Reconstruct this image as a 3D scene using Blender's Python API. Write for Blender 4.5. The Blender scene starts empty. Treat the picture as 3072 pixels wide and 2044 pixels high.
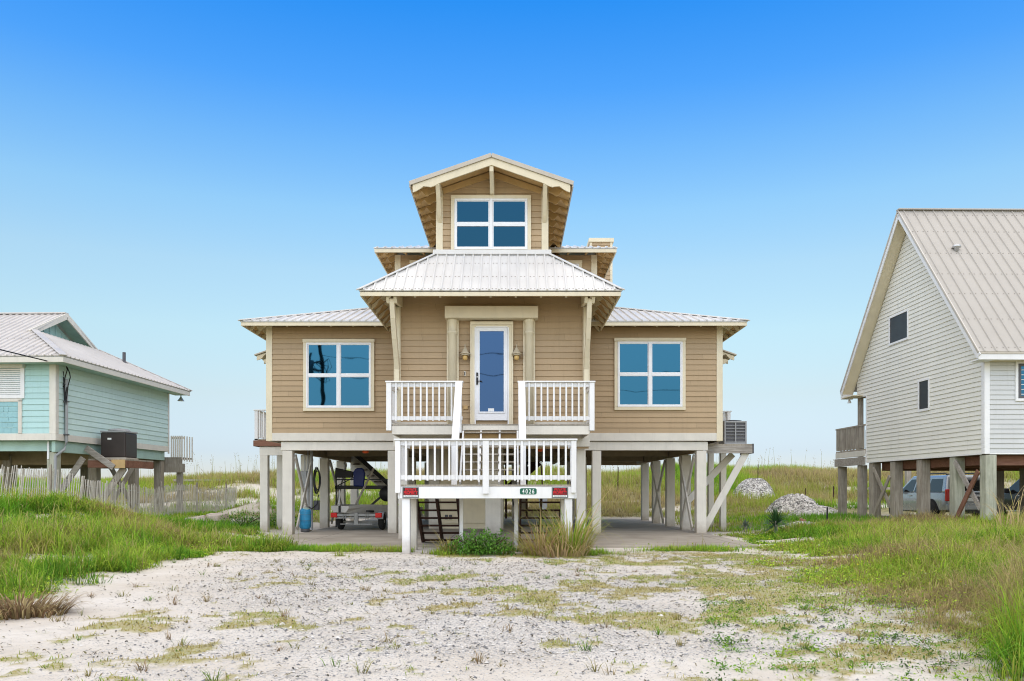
import bpy, math, random
import numpy as np
from mathutils import Vector, Matrix, Euler
random.seed(7)
RNG = np.random.default_rng(11)
scene = bpy.context.scene
COL = scene.collection
R = math.radians

# ------------------------------------------------------------------ materials
def _nodes(name):
    m = bpy.data.materials.new(name); m.use_nodes = True
    nt = m.node_tree
    return m, nt, nt.nodes['Principled BSDF'], nt.nodes['Material Output']

def N(nt, kind, **kw):
    n = nt.nodes.new(kind)
    for k, v in kw.items():
        if k.startswith('i_'):
            key = k[2:]
            key = int(key) if key.isdigit() else key.replace('_', ' ')
            n.inputs[key].default_value = v
        else:
            setattr(n, k, v)
    return n

def math_node(nt, op, a, b=None, c=None):
    n = nt.nodes.new('ShaderNodeMath'); n.operation = op
    for i, v in enumerate((a, b, c)):
        if v is None: continue
        if isinstance(v, (int, float)): n.inputs[i].default_value = v
        else: nt.links.new(v, n.inputs[i])
    return n.outputs[0]

def mixc(nt, fac, a, b, blend='MIX'):
    n = nt.nodes.new('ShaderNodeMix'); n.data_type = 'RGBA'; n.blend_type = blend
    if isinstance(fac, (int, float)): n.inputs[0].default_value = fac
    else: nt.links.new(fac, n.inputs[0])
    for idx, v in ((6, a), (7, b)):
        if isinstance(v, (tuple, list)): n.inputs[idx].default_value = (v[0], v[1], v[2], 1)
        else: nt.links.new(v, n.inputs[idx])
    return n.outputs[2]

def ramp(nt, fac, lo, hi):
    n = nt.nodes.new('ShaderNodeMapRange'); n.inputs[1].default_value = lo; n.inputs[2].default_value = hi
    nt.links.new(fac, n.inputs[0]); return n.outputs[0]

def obj_coords(nt, scale=(1, 1, 1)):
    tc = nt.nodes.new('ShaderNodeTexCoord')
    mp = nt.nodes.new('ShaderNodeMapping'); mp.inputs['Scale'].default_value = scale
    nt.links.new(tc.outputs['Object'], mp.inputs['Vector'])
    return mp.outputs[0]

def noise(nt, vec, scale, detail=4, rough=.55):
    n = nt.nodes.new('ShaderNodeTexNoise'); n.inputs['Scale'].default_value = scale
    n.inputs['Detail'].default_value = detail; n.inputs['Roughness'].default_value = rough
    nt.links.new(vec, n.inputs['Vector']); return n.outputs['Fac']

def bump(nt, bsdf, h, strength=.2, dist=.01):
    b = nt.nodes.new('ShaderNodeBump'); b.inputs['Strength'].default_value = strength
    b.inputs['Distance'].default_value = dist
    nt.links.new(h, b.inputs['Height']); nt.links.new(b.outputs[0], bsdf.inputs['Normal'])

def paint(name, col, rough=.55, var=.12, scale=3., grime=.25, grime_col=None, metallic=0., spec=.35, bmp=.08, bs=60, coat=0, foot=False):
    """painted / plain surface: broad tone variation, vertical grime streaks, fine bump"""
    m, nt, b, o = _nodes(name)
    v = obj_coords(nt); vs = obj_coords(nt, (9, 9, .8))
    n1 = ramp(nt, noise(nt, v, scale), .3, .7)
    base = mixc(nt, n1, tuple(c*(1-var) for c in col), tuple(min(1, c*(1+var*.6)) for c in col))
    st = ramp(nt, noise(nt, vs, 1.2, 6, .65), .52, .78)
    st = math_node(nt, 'MULTIPLY', st, grime)
    gc = grime_col or tuple(c*.55 for c in col)
    base = mixc(nt, st, base, gc)
    if foot:                                # splash-back dirt and wear near the ground, scuffs all over
        sx = nt.nodes.new('ShaderNodeSeparateXYZ'); nt.links.new(v, sx.inputs[0])
        fz = ramp(nt, math_node(nt, 'ADD', sx.outputs[2], math_node(nt, 'MULTIPLY', noise(nt, v, 7, 4), .35)), .52, .12)
        base = mixc(nt, math_node(nt, 'MULTIPLY', fz, .65), base, (.30, .24, .17))
        ch = ramp(nt, noise(nt, obj_coords(nt, (14, 14, 5)), 2.0, 6, .75), .66, .72)
        base = mixc(nt, math_node(nt, 'MULTIPLY', ch, .45), base, (.34, .31, .27))
        oi = nt.nodes.new('ShaderNodeObjectInfo')   # no two boards quite the same
        vv = math_node(nt, 'MULTIPLY_ADD', oi.outputs['Random'], .10, .92)
        cv = nt.nodes.new('ShaderNodeCombineColor')
        for i_ in range(3): nt.links.new(vv, cv.inputs[i_])
        base = mixc(nt, 1.0, base, cv.outputs[0], 'MULTIPLY')
    nt.links.new(base, b.inputs['Base Color'])
    b.inputs['Metallic'].default_value = metallic
    b.inputs['Specular IOR Level'].default_value = spec
    b.inputs['Coat Weight'].default_value = coat
    r = math_node(nt, 'MULTIPLY_ADD', n1, .12, rough-.06); nt.links.new(r, b.inputs['Roughness'])
    if bmp: bump(nt, b, noise(nt, v, bs, 3), bmp, .01)
    return m

def siding_mat(name, col, expo, z0, var=.10, bmp=.06, joint=0.):
    m, nt, b, o = _nodes(name)
    v = obj_coords(nt); sx = nt.nodes.new('ShaderNodeSeparateXYZ'); nt.links.new(v, sx.inputs[0])
    lap = math_node(nt, 'FLOOR', math_node(nt, 'DIVIDE', math_node(nt, 'SUBTRACT', sx.outputs[2], z0), expo))
    # boards are butted end to end: shift the joints from lap to lap
    along = math_node(nt, 'ADD', math_node(nt, 'ADD', sx.outputs[0], sx.outputs[1]), math_node(nt, 'MULTIPLY', lap, 1.37))
    brd = math_node(nt, 'FLOOR', math_node(nt, 'DIVIDE', along, 3.6))
    cb = nt.nodes.new('ShaderNodeCombineXYZ'); nt.links.new(lap, cb.inputs[0]); nt.links.new(brd, cb.inputs[1])
    wn = nt.nodes.new('ShaderNodeTexWhiteNoise'); wn.noise_dimensions = '3D'; nt.links.new(cb.outputs[0], wn.inputs[0])
    t = mixc(nt, wn.outputs[0], tuple(c*(1-var) for c in col), tuple(c*(1+var*.5) for c in col))
    n1 = ramp(nt, noise(nt, v, .9, 5), .3, .72)
    t = mixc(nt, math_node(nt, 'MULTIPLY', n1, .22), t, tuple(c*.72 for c in col))
    vs = obj_coords(nt, (7, 7, .6))
    jt = math_node(nt, 'LESS_THAN', math_node(nt, 'FRACT', math_node(nt, 'DIVIDE', along, 3.6)), .0022)
    t = mixc(nt, math_node(nt, 'MULTIPLY', jt, joint), t, tuple(c*.35 for c in col))
    st = math_node(nt, 'MULTIPLY', ramp(nt, noise(nt, vs, 1.4, 6, .7), .52, .8), .32)
    t = mixc(nt, st, t, tuple(c*.6 for c in col))
    nt.links.new(t, b.inputs['Base Color'])
    b.inputs['Roughness'].default_value = .62; b.inputs['Specular IOR Level'].default_value = .25
    if bmp: bump(nt, b, noise(nt, obj_coords(nt, (3, 3, 40)), 3, 3), bmp, .004)
    return m

def wood(name, c1, c2, rough=.8, grain=(26, 26, 1.6)):
    m, nt, b, o = _nodes(name)
    v = obj_coords(nt, grain); w = obj_coords(nt)
    g = ramp(nt, noise(nt, v, 1.0, 6, .7), .35, .68)
    t = mixc(nt, g, c1, c2)
    n2 = ramp(nt, noise(nt, w, 2.2, 5), .45, .75)
    t = mixc(nt, math_node(nt, 'MULTIPLY', n2, .45), t, tuple(c*.5 for c in c1))
    nt.links.new(t, b.inputs['Base Color']); b.inputs['Roughness'].default_value = rough
    b.inputs['Specular IOR Level'].default_value = .2
    bump(nt, b, g, .25, .006)
    return m

def glass_mat(name, tint, wav=.005, rough=.02):
    """coated reflective window glass: tinted mirror over a dark room"""
    m, nt, b, o = _nodes(name)
    b.inputs['Base Color'].default_value = (*tint, 1); b.inputs['Metallic'].default_value = 1
    b.inputs['Roughness'].default_value = rough
    bump(nt, b, noise(nt, obj_coords(nt), .9, 2), wav, .6)
    return m

def leaf_mat(name, rough=.6, trans=.35, gain=1.0):
    m, nt, b, o = _nodes(name)
    at = nt.nodes.new('ShaderNodeAttribute'); at.attribute_name = 'Col'
    c = at.outputs['Color']
    if gain != 1: c = mixc(nt, 1.0, c, (gain, gain, gain), 'MULTIPLY')
    nt.links.new(c, b.inputs['Base Color']); b.inputs['Roughness'].default_value = rough
    b.inputs['Specular IOR Level'].default_value = .2
    tr = nt.nodes.new('ShaderNodeBsdfTranslucent'); nt.links.new(c, tr.inputs[0])
    mx = nt.nodes.new('ShaderNodeMixShader'); mx.inputs[0].default_value = trans
    nt.links.new(b.outputs[0], mx.inputs[1]); nt.links.new(tr.outputs[0], mx.inputs[2])
    nt.links.new(mx.outputs[0], o.inputs[0])
    return m

M = {}
M['tan'] = siding_mat('tan_lap_siding', (.465, .342, .21), .1524, 2.9, joint=.5)
M['tan_flat'] = paint('tan_soffit', (.56, .38, .175), .6, .12)
M['cream'] = paint('cream_trim', (.74, .66, .49), .5, .06, grime=.18)
M['offwhite'] = paint('offwhite_boards', (.72, .685, .615), .55, .07, grime=.25, foot=True)
M['white'] = paint('white_paint', (.84, .84, .845), .45, .05, grime=.2, grime_col=(.5, .48, .44), foot=True)
M['vinyl'] = paint('white_vinyl', (.84, .85, .88), .3, .03, grime=.05)
M['metal_roof'] = paint('white_metal_roof', (.70, .69, .675), .38, .07, 1.2, grime=.2, grime_col=(.55, .5, .44), spec=.5, bmp=.03)
M['roof_gray'] = paint('warm_gray_metal_roof', (.43, .405, .37), .4, .06, 1.2, grime=.15, spec=.5, bmp=.03)
M['roof_light'] = paint('pale_metal_roof', (.56, .535, .515), .4, .08, 1.2, grime=.2, spec=.5, bmp=.03)
M['flash'] = paint('tan_metal_edge', (.52, .47, .40), .4, .06)
M['glass'] = glass_mat('blue_window_glass', (.023, .092, .165))
M['glass_high'] = glass_mat('window_glass_dimmed', (.0125, .048, .083))  # same glass, tint lowered to dim the sky reflected in the upper windows
M['glass_door'] = glass_mat('blue_door_glass', (.032, .066, .145))
M['dark_glass'] = paint('dark_screened_glass', (.022, .022, .026), .35, .2, grime=.1, bmp=0)
M['car_glass'] = paint('tinted_car_glass', (.012, .013, .015), .06, .1, grime=0, spec=.5, bmp=0)
M['screw'] = paint('screw_heads', (.30, .27, .24), .5, .2)
M['brown'] = wood('dark_brown_stain', (.045, .022, .018), (.075, .04, .032))
M['rust_wood'] = wood('reddish_brown_timber', (.20, .095, .065), (.30, .16, .11), grain=(2, 20, 20))
M['gray_wood'] = wood('weathered_gray_timber', (.27, .235, .195), (.47, .43, .36))
M['green_wood'] = wood('weathered_greenish_timber', (.30, .31, .24), (.55, .55, .45))
M['gray_board'] = wood('weathered_gray_board', (.26, .23, .20), (.48, .45, .41), grain=(2, 22, 22))
M['picket'] = wood('silver_gray_picket', (.50, .455, .40), (.86, .83, .77), grain=(30, 30, 2.2))
M['teal'] = siding_mat('teal_siding_lightened', (.64, .81, .765), .178, 2.98, .06)  # side wall copy: colour lightened because this face catches less sun
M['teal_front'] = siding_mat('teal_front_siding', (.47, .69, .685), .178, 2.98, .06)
M['teal_flat'] = paint('teal_boards', (.40, .56, .50), .6, .1)
M['teal_shake'] = paint('teal_shake', (.30, .53, .57), .6, .12)
M['vgray'] = siding_mat('gray_siding_lightened', (.80, .79, .72), .127, 2.216, .035, 0)  # gable copy: colour brightened and warmed to offset its shaded facing
M['vgray_front'] = siding_mat('gray_vinyl_front', (.62, .63, .625), .127, 2.216, .035, 0)  # same vinyl on the sun-facing front, without the brightening
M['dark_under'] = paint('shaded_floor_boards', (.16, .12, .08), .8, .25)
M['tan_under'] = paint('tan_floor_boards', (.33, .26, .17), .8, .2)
M['black'] = paint('black_metal', (.018, .018, .02), .45, .2, bmp=.03)
M['rubber'] = paint('black_rubber', (.02, .02, .02), .85, .2)
M['galv'] = paint('galvanised_steel', (.55, .56, .57), .35, .1, metallic=.7)
M['galv_dull'] = paint('dull_galvanised_steel', (.30, .30, .29), .5, .15, metallic=.3)
M['gray_metal'] = paint('gray_metal_case', (.34, .35, .36), .45, .08)
M['dkgray'] = paint('dark_gray_louvre', (.10, .10, .11), .5, .15)
M['ac_brown'] = paint('dark_brown_metal', (.045, .035, .032), .45, .15)
M['red_lamp'] = paint('red_plastic', (.55, .02, .02), .2, .1, grime=0)
M['orange'] = paint('orange_plastic', (.85, .14, .03), .35, .1, grime=0)
M['sign_red'] = paint('sign_red', (.62, .012, .02), .4, .08, grime=.08)
M['sign_black'] = paint('sign_black', (.015, .012, .014), .4, .1, grime=0)
M['sign_green'] = paint('sign_green', (.01, .12, .075), .35, .1, grime=.08)
M['sign_white'] = paint('sign_white', (.85, .87, .86), .4, .03, grime=.05)
M['sign_frame'] = paint('sign_gray_frame', (.20, .22, .22), .4, .1)
M['tank'] = paint('blue_tank_paint', (.03, .27, .50), .45, .2, 6, grime=.5, grime_col=(.06, .05, .05))
M['navy'] = paint('navy_plastic', (.012, .03, .20), .4, .1)
M['alu'] = paint('white_aluminium_hull', (.50, .485, .45), .45, .12, 2, grime=.4)
M['silver'] = paint('silver_car_paint', (.30, .33, .36), .25, .03, grime=.05, metallic=.3, spec=.6, bmp=0, coat=.8)
M['carblack'] = paint('dark_car_paint', (.012, .012, .013), .3, .03, grime=.02, metallic=0, spec=.3, bmp=0, coat=.15)
M['bronze'] = paint('cream_lantern_paint', (.50, .43, .31), .45, .1)
M['lantern'] = paint('amber_lantern_glass', (.62, .42, .16), .2, .08, grime=0)
M['shell'] = paint('oyster_shell', (.74, .71, .67), .7, .2, 30, grime=.5, grime_col=(.2, .19, .17), bmp=.3)
M['shell_dark'] = paint('dark_shell', (.22, .21, .2), .7, .3, 30)
M['brick'] = paint('brick_red', (.42, .2, .15), .8, .2, 20)
M['pole_wood'] = wood('creosote_pole', (.05, .04, .03), (.10, .08, .06))
M['cable'] = paint('black_cable', (.012, .012, .013), .5, .1, bmp=0)
M['grass'] = leaf_mat('grass_blades', .65, .4)
M['leaf'] = leaf_mat('glossy_leaves', .32, .25)
M['gravelmat'] = leaf_mat('gravel_stone', .8, 0.0)
M['yellow'] = paint('yellow_hose', (.75, .5, .06), .5, .1)

def concrete_mat():
    m, nt, b, o = _nodes('concrete_slab')
    v = obj_coords(nt); vx = obj_coords(nt, (.5, 2.2, 1))
    n1 = ramp(nt, noise(nt, v, .8, 6, .6), .3, .7)
    t = mixc(nt, n1, (.27, .235, .19), (.44, .395, .33))
    st = ramp(nt, noise(nt, vx, .9, 6, .6), .55, .75)
    t = mixc(nt, math_node(nt, 'MULTIPLY', st, .6), t, (.12, .10, .085))
    sx = nt.nodes.new('ShaderNodeSeparateXYZ'); nt.links.new(v, sx.inputs[0])
    for ax, per, off in ((0, 3.4, .9), (1, 4.0, 1.6)):
        f = math_node(nt, 'ABSOLUTE', math_node(nt, 'SUBTRACT', math_node(nt, 'FRACT', math_node(nt, 'DIVIDE', math_node(nt, 'ADD', sx.outputs[ax], off+50), per)), .5))
        ln = math_node(nt, 'LESS_THAN', f, .0035)
        t = mixc(nt, math_node(nt, 'MULTIPLY', ln, .75), t, (.08, .07, .06))
    nt.links.new(t, b.inputs['Base Color']); b.inputs['Roughness'].default_value = .85
    bump(nt, b, noise(nt, v, 90, 4), .2, .004)
    return m
M['concrete'] = concrete_mat()

# ------------------------------------------------------------------ mesh builder
class MB:
    def __init__(s): s.v = []; s.f = []; s.cut = []
    def add(s, vs, fs):
        n = len(s.v); s.cut.append((n, len(s.f))); s.v += [tuple(p) for p in vs]; s.f += [tuple(i+n for i in f) for f in fs]; return s
    def box(s, x0, x1, y0, y1, z0, z1):
        return s.add([(x0,y0,z0),(x1,y0,z0),(x1,y1,z0),(x0,y1,z0),(x0,y0,z1),(x1,y0,z1),(x1,y1,z1),(x0,y1,z1)],
                     [(0,3,2,1),(4,5,6,7),(0,1,5,4),(1,2,6,5),(2,3,7,6),(3,0,4,7)])
    def beam(s, a, b, w, h, up=(0,0,1), taper=1.):
        a = Vector(a); b = Vector(b); d = (b-a).normalized(); u = Vector(up)
        if abs(d.dot(u)) > .99: u = Vector((0,1,0))
        x = d.cross(u).normalized(); u = x.cross(d).normalized()
        vs = []
        for p, k in ((a, 1.), (b, taper)):
            for i, j in ((-1,-1),(1,-1),(1,1),(-1,1)): vs.append(p + x*(i*w/2*k) + u*(j*h/2*k))
        return s.add(vs, [(3,2,1,0),(4,5,6,7),(0,1,5,4),(1,2,6,5),(2,3,7,6),(3,0,4,7)])
    def tube(s, pts, r, n=8, r2=None, cap=True):
        pts = [Vector(p) for p in pts]; k = len(pts); vs = []
        for i, p in enumerate(pts):
            d = (pts[min(i+1,k-1)]-pts[max(i-1,0)]).normalized()
            u = Vector((0,0,1)) if abs(d.z) < .9 else Vector((1,0,0))
            x = d.cross(u).normalized(); y = x.cross(d)
            rr = r if r2 is None else r+(r2-r)*i/(k-1)
            for j in range(n):
                t = 2*math.pi*j/n; vs.append(p + x*math.cos(t)*rr + y*math.sin(t)*rr)
        fs = [(i*n+j, i*n+(j+1)%n, (i+1)*n+(j+1)%n, (i+1)*n+j) for i in range(k-1) for j in range(n)]
        if cap: fs += [tuple(range(n-1,-1,-1)), tuple((k-1)*n+j for j in range(n))]
        return s.add(vs, fs)
    def lathe(s, prof, c, n=20, axis='z'):
        vs = []
        for r, h in prof:
            for j in range(n):
                t = 2*math.pi*j/n; a, b = r*math.cos(t), r*math.sin(t)
                vs.append((c[0]+a, c[1]+b, c[2]+h) if axis == 'z' else (c[0]+h, c[1]+a, c[2]+b) if axis == 'x' else (c[0]+a, c[1]+h, c[2]+b))
        k = len(prof)
        fs = [(i*n+j, i*n+(j+1)%n, (i+1)*n+(j+1)%n, (i+1)*n+j) for i in range(k-1) for j in range(n)]
        fs += [tuple(range(n-1,-1,-1)), tuple((k-1)*n+j for j in range(n))]
        return s.add(vs, fs)
    def prism(s, poly, axis, t0, t1):
        """poly: 2-D points in the two remaining axes (in x,y,z order)"""
        n = len(poly)
        def P(p, t):
            return (t,p[0],p[1]) if axis == 'x' else (p[0],t,p[1]) if axis == 'y' else (p[0],p[1],t)
        vs = [P(p,t0) for p in poly]+[P(p,t1) for p in poly]
        fs = [tuple(range(n)), tuple(range(2*n-1,n-1,-1))]+[(i,n+i,n+(i+1)%n,(i+1)%n) for i in range(n)]
        return s.add(vs, fs)
    def poly(s, pts): return s.add(pts, [tuple(range(len(pts)))])
    def siding_x(s, x0, x1, y, z0, z1, e, out=-1):
        """laps on a wall that runs along x at y; x0/x1 may be functions of z; out=-1 faces -y"""
        fx0 = x0 if callable(x0) else (lambda z: x0); fx1 = x1 if callable(x1) else (lambda z: x1)
        z = z0
        while z < z1-1e-4:
            zt = min(z+e, z1); a, b = y+out*.026, y+out*.003
            if fx1(z)-fx0(z) > .02:
                s.add([(fx0(z),a,z),(fx1(z),a,z),(fx1(zt),b,zt),(fx0(zt),b,zt),(fx0(z),y,z),(fx1(z),y,z)],[(0,1,2,3),(4,5,1,0)])
            z = zt
        return s
    def siding_y(s, y0, y1, x, z0, z1, e, out=-1):
        fy0 = y0 if callable(y0) else (lambda z: y0); fy1 = y1 if callable(y1) else (lambda z: y1)
        z = z0
        while z < z1-1e-4:
            zt = min(z+e, z1); a, b = x+out*.026, x+out*.003
            if fy1(z)-fy0(z) > .02:
                s.add([(a,fy0(z),z),(a,fy1(z),z),(b,fy1(zt),zt),(b,fy0(zt),zt),(x,fy0(z),z),(x,fy1(z),z)],[(0,1,2,3),(4,5,1,0)])
            z = zt
        return s
    def roof(s, pts, spacing=.229, rh=.036, rw=.06, th=.03, start=None, screws=False, sm=None):
        """flat roof plane; pts[0],pts[1] = the eave edge; standing ribs run up the slope, clipped to the outline"""
        P = [Vector(p) for p in pts]; o = P[0]; u = (P[1]-P[0]).normalized()
        nrm = Vector((0,0,0))
        for i in range(len(P)): nrm += P[i].cross(P[(i+1)%len(P)])
        nrm.normalize()
        if nrm.z < 0: nrm = -nrm
        v = nrm.cross(u)
        if v.z < 0: v = -v
        L = [((p-o).dot(u),(p-o).dot(v)) for p in P]
        n = len(P)
        lo = [p-nrm*th for p in P]
        s.add(P+lo, [tuple(range(n)), tuple(range(2*n-1,n-1,-1))]+[(i,n+i,n+(i+1)%n,(i+1)%n) for i in range(n)])
        us = [l[0] for l in L]; k = min(us)+(spacing*.5 if start is None else start)
        while k < max(us)-.02:
            hit = []
            for i in range(n):
                a, b = L[i], L[(i+1)%n]
                if (a[0]-k)*(b[0]-k) < 0: hit.append(a[1]+(b[1]-a[1])*(k-a[0])/(b[0]-a[0]))
            if len(hit) >= 2:
                v0, v1 = min(hit)-.012, max(hit)
                if v1-v0 > .06:
                    q = []
                    for vv in (v0, v1):
                        c = o+u*k+v*vv
                        q += [c-u*rw/2, c-u*rw*.22+nrm*rh, c+u*rw*.22+nrm*rh, c+u*rw/2]
                    s.add(q, [(0,1,5,4),(1,2,6,5),(2,3,7,6),(0,3,2,1),(4,5,6,7)])
                    if screws:
                        for vv in screws:
                            if v0 < vv < v1:
                                for du in (-.07, .07):
                                    c = o+u*(k+du)+v*vv+nrm*.006
                                    (sm or s).add([c-u*.015-v*.015,c+u*.015-v*.015,c+u*.015+v*.015,c-u*.015+v*.015],[(0,1,2,3)])
            k += spacing
        return s
    def each(s, name, mat, parent=None, **k):
        """every shape added becomes an object of its own"""
        out = []
        for i, (v0, f0) in enumerate(s.cut):
            v1, f1 = s.cut[i+1] if i+1 < len(s.cut) else (len(s.v), len(s.f))
            m = MB(); m.v = s.v[v0:v1]; m.f = [tuple(j-v0 for j in f) for f in s.f[f0:f1]]
            out.append(m.build(name, mat, parent, **k))
        return out
    def build(s, name, mat, parent=None, off=(0,0,0), smooth=False, bevel=0., seg=1):
        me = bpy.data.meshes.new(name)
        ox, oy, oz = off
        me.from_pydata([(a-ox,b-oy,c-oz) for a,b,c in s.v], [], s.f); me.update()
        me.materials.append(M[mat] if isinstance(mat, str) else mat)
        o = bpy.data.objects.new(name, me); COL.objects.link(o)
        if parent is not None: o.parent = parent
        if smooth:
            for p in me.polygons: p.use_smooth = True
        if bevel:
            b = o.modifiers.new('edge', 'BEVEL'); b.width = bevel; b.segments = seg; b.limit_method = 'ANGLE'; b.angle_limit = R(40)
        return o

def tag(o, label=None, cat=None, group=None, kind=None):
    if label: o['label'] = label
    if cat: o['category'] = cat
    if group: o['group'] = group
    if kind: o['kind'] = kind
    return o
def empty(name, loc, rz=0.):
    o = bpy.data.objects.new(name, None); o.location = loc; o.rotation_euler = (0,0,rz); o.empty_display_size = .2
    COL.objects.link(o); return o
def children(o): return [c for c in COL.objects if c.parent == o]
def copy_tree(o, parent=None):
    c = o.copy(); COL.objects.link(c)
    if parent is not None: c.parent = parent
    for ch in children(o): copy_tree(ch, c)
    return c

def text_mesh(name, txt, size, mat, parent, loc, width=None, ext=.002, rot=(math.pi/2,0,0), off=(0,0,0), bold=0.):
    cu = bpy.data.curves.new(name, 'FONT'); cu.body = txt; cu.size = size; cu.align_x = 'CENTER'; cu.align_y = 'CENTER'
    cu.extrude = ext; cu.offset = bold
    t = bpy.data.objects.new('tmp', cu); COL.objects.link(t)
    dg = bpy.context.evaluated_depsgraph_get(); dg.update()
    me = bpy.data.meshes.new_from_object(t.evaluated_get(dg)); bpy.data.objects.remove(t)
    co = np.empty(len(me.vertices)*3, np.float32); me.vertices.foreach_get('co', co); co = co.reshape(-1,3)
    if width:
        w = co[:,0].max()-co[:,0].min(); co[:,0] *= width/w
    co[:,1] -= (co[:,1].max()+co[:,1].min())/2
    rm = np.array(Euler(rot).to_matrix()); co = co@rm.T + np.array(loc)-np.array(off)
    me.vertices.foreach_set('co', co.astype(np.float32).ravel()); me.update()
    me.materials.clear(); me.materials.append(M[mat])
    o = bpy.data.objects.new(name, me); COL.objects.link(o); o.parent = parent
    return o

# ------------------------------------------------------------------ numpy noise
def _hash(ix, iy, seed):
    h = (ix.astype(np.int64)*374761393 + iy.astype(np.int64)*668265263 + seed*1442695041) & 0x7fffffff
    h = ((h ^ (h >> 13))*1274126177) & 0x7fffffff
    return ((h ^ (h >> 16)) & 0xffff)/65535.
def vnoise(x, y, seed=0):
    ix = np.floor(x); iy = np.floor(y); fx = x-ix; fy = y-iy
    fx = fx*fx*(3-2*fx); fy = fy*fy*(3-2*fy)
    a = _hash(ix,iy,seed); b = _hash(ix+1,iy,seed); c = _hash(ix,iy+1,seed); d = _hash(ix+1,iy+1,seed)
    return (a*(1-fx)+b*fx)*(1-fy)+(c*(1-fx)+d*fx)*fy
def fbm(x, y, seed=0, oct=4):
    t = 0; a = .5; s = 0
    for i in range(oct):
        t = t+a*vnoise(x*2**i+17.3*i, y*2**i-9.1*i, seed+i); s += a; a *= .55
    return t/s
def sm(t):
    t = np.clip(t, 0, 1); return t*t*(3-2*t)
# ------------------------------------------------------------------ terrain
def edge_l(y): return np.interp(y, [4, 8.2, 11.3, 12.6, 15, 17.5, 19, 22.5, 24], [-5.0, -5.3, -6.0, -5.75, -6.2, -5.9, -6.2, -6.75, -7.4])
def edge_r(y): return np.interp(y, [4, 5.5, 8.2, 10, 12.5, 15, 18.4, 19.5, 21, 23, 30], [2.4, 2.7, 3.25, 3.7, 4.15, 4.6, 5.15, 5.7, 5.9, 5.95, 6.1])
def H(x, y):
    x = np.asarray(x, float); y = np.asarray(y, float)
    h = -.06 + .03*(fbm(x*.6, y*.6, 3, 3)-.5) + .012*(fbm(x*5, y*5, 9, 2)-.5)
    l = sm((edge_l(y)-x)/4.6)*.50
    l = l*(1-.35*sm((y-23)/4))
    h = h+l + .46*np.exp(-((x+10.9)/1.3)**2-((y-19.4)/1.8)**2) + .38*np.exp(-((x+13.6)/1.0)**2)*sm((y-19.5)/1.5)*sm((25.5-y)/3) + .62*np.exp(-((x+10.1)/1.2)**2-((y-31.5)/1.6)**2)*(.6+.8*fbm(x*1.1,y*1.1,93,3)) - .12*np.exp(-((x+8.6)/1.2)**2-((y-21)/1.4)**2)
    r = sm((x-edge_r(y))/6)*.36
    r = r*(1-.85*sm((x-13.6)/2.2)*sm((y-24)/4))
    h = h+r
    h = h + .22*(fbm(x*.45+3, y*.35, 21, 3)-.5)*sm(np.maximum(edge_l(y)-x, x-edge_r(y))/2)
    crest = 1.72 + 1.1*(fbm(x*.11, y*.03, 5, 3)-.5) + .35*(fbm(x*.4, y*.1, 6, 2)-.5) - .75*sm((-x-8)/14)
    h = h + sm((y-33.5)/7)*.45 + sm((y-40)/12)*crest - sm((y-58)/30)*1.4
    h = h + .5*(fbm(x*.25, y*.25, 33, 3)-.5)*sm((y-36)/5)
    slab = sm((x+6.9)/.5)*sm((6.1-x)/.5)*sm((y-18.0)/.8)*sm((35.5-y)/1)
    h = h*(1-slab)+(-.07)*slab
    return h

def axis(segs):
    out = []
    for a, b, d in segs: out += list(np.arange(a, b-1e-6, d))
    out.append(segs[-1][1]); return np.array(out)
GX = axis([(-900,-200,70),(-200,-60,10),(-60,-24,2),(-24,-14,.35),(-14,-7.2,.12),(-7.2,6.4,.034),(6.4,14,.12),(14,24,.35),(24,60,2),(60,200,10),(200,900,70)])
GY = axis([(-300,-60,40),(-60,-6,6),(-6,4.6,.6),(4.6,17.6,.034),(17.6,26,.12),(26,62,.4),(62,130,4)])
XX, YY = np.meshgrid(GX, GY)

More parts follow.
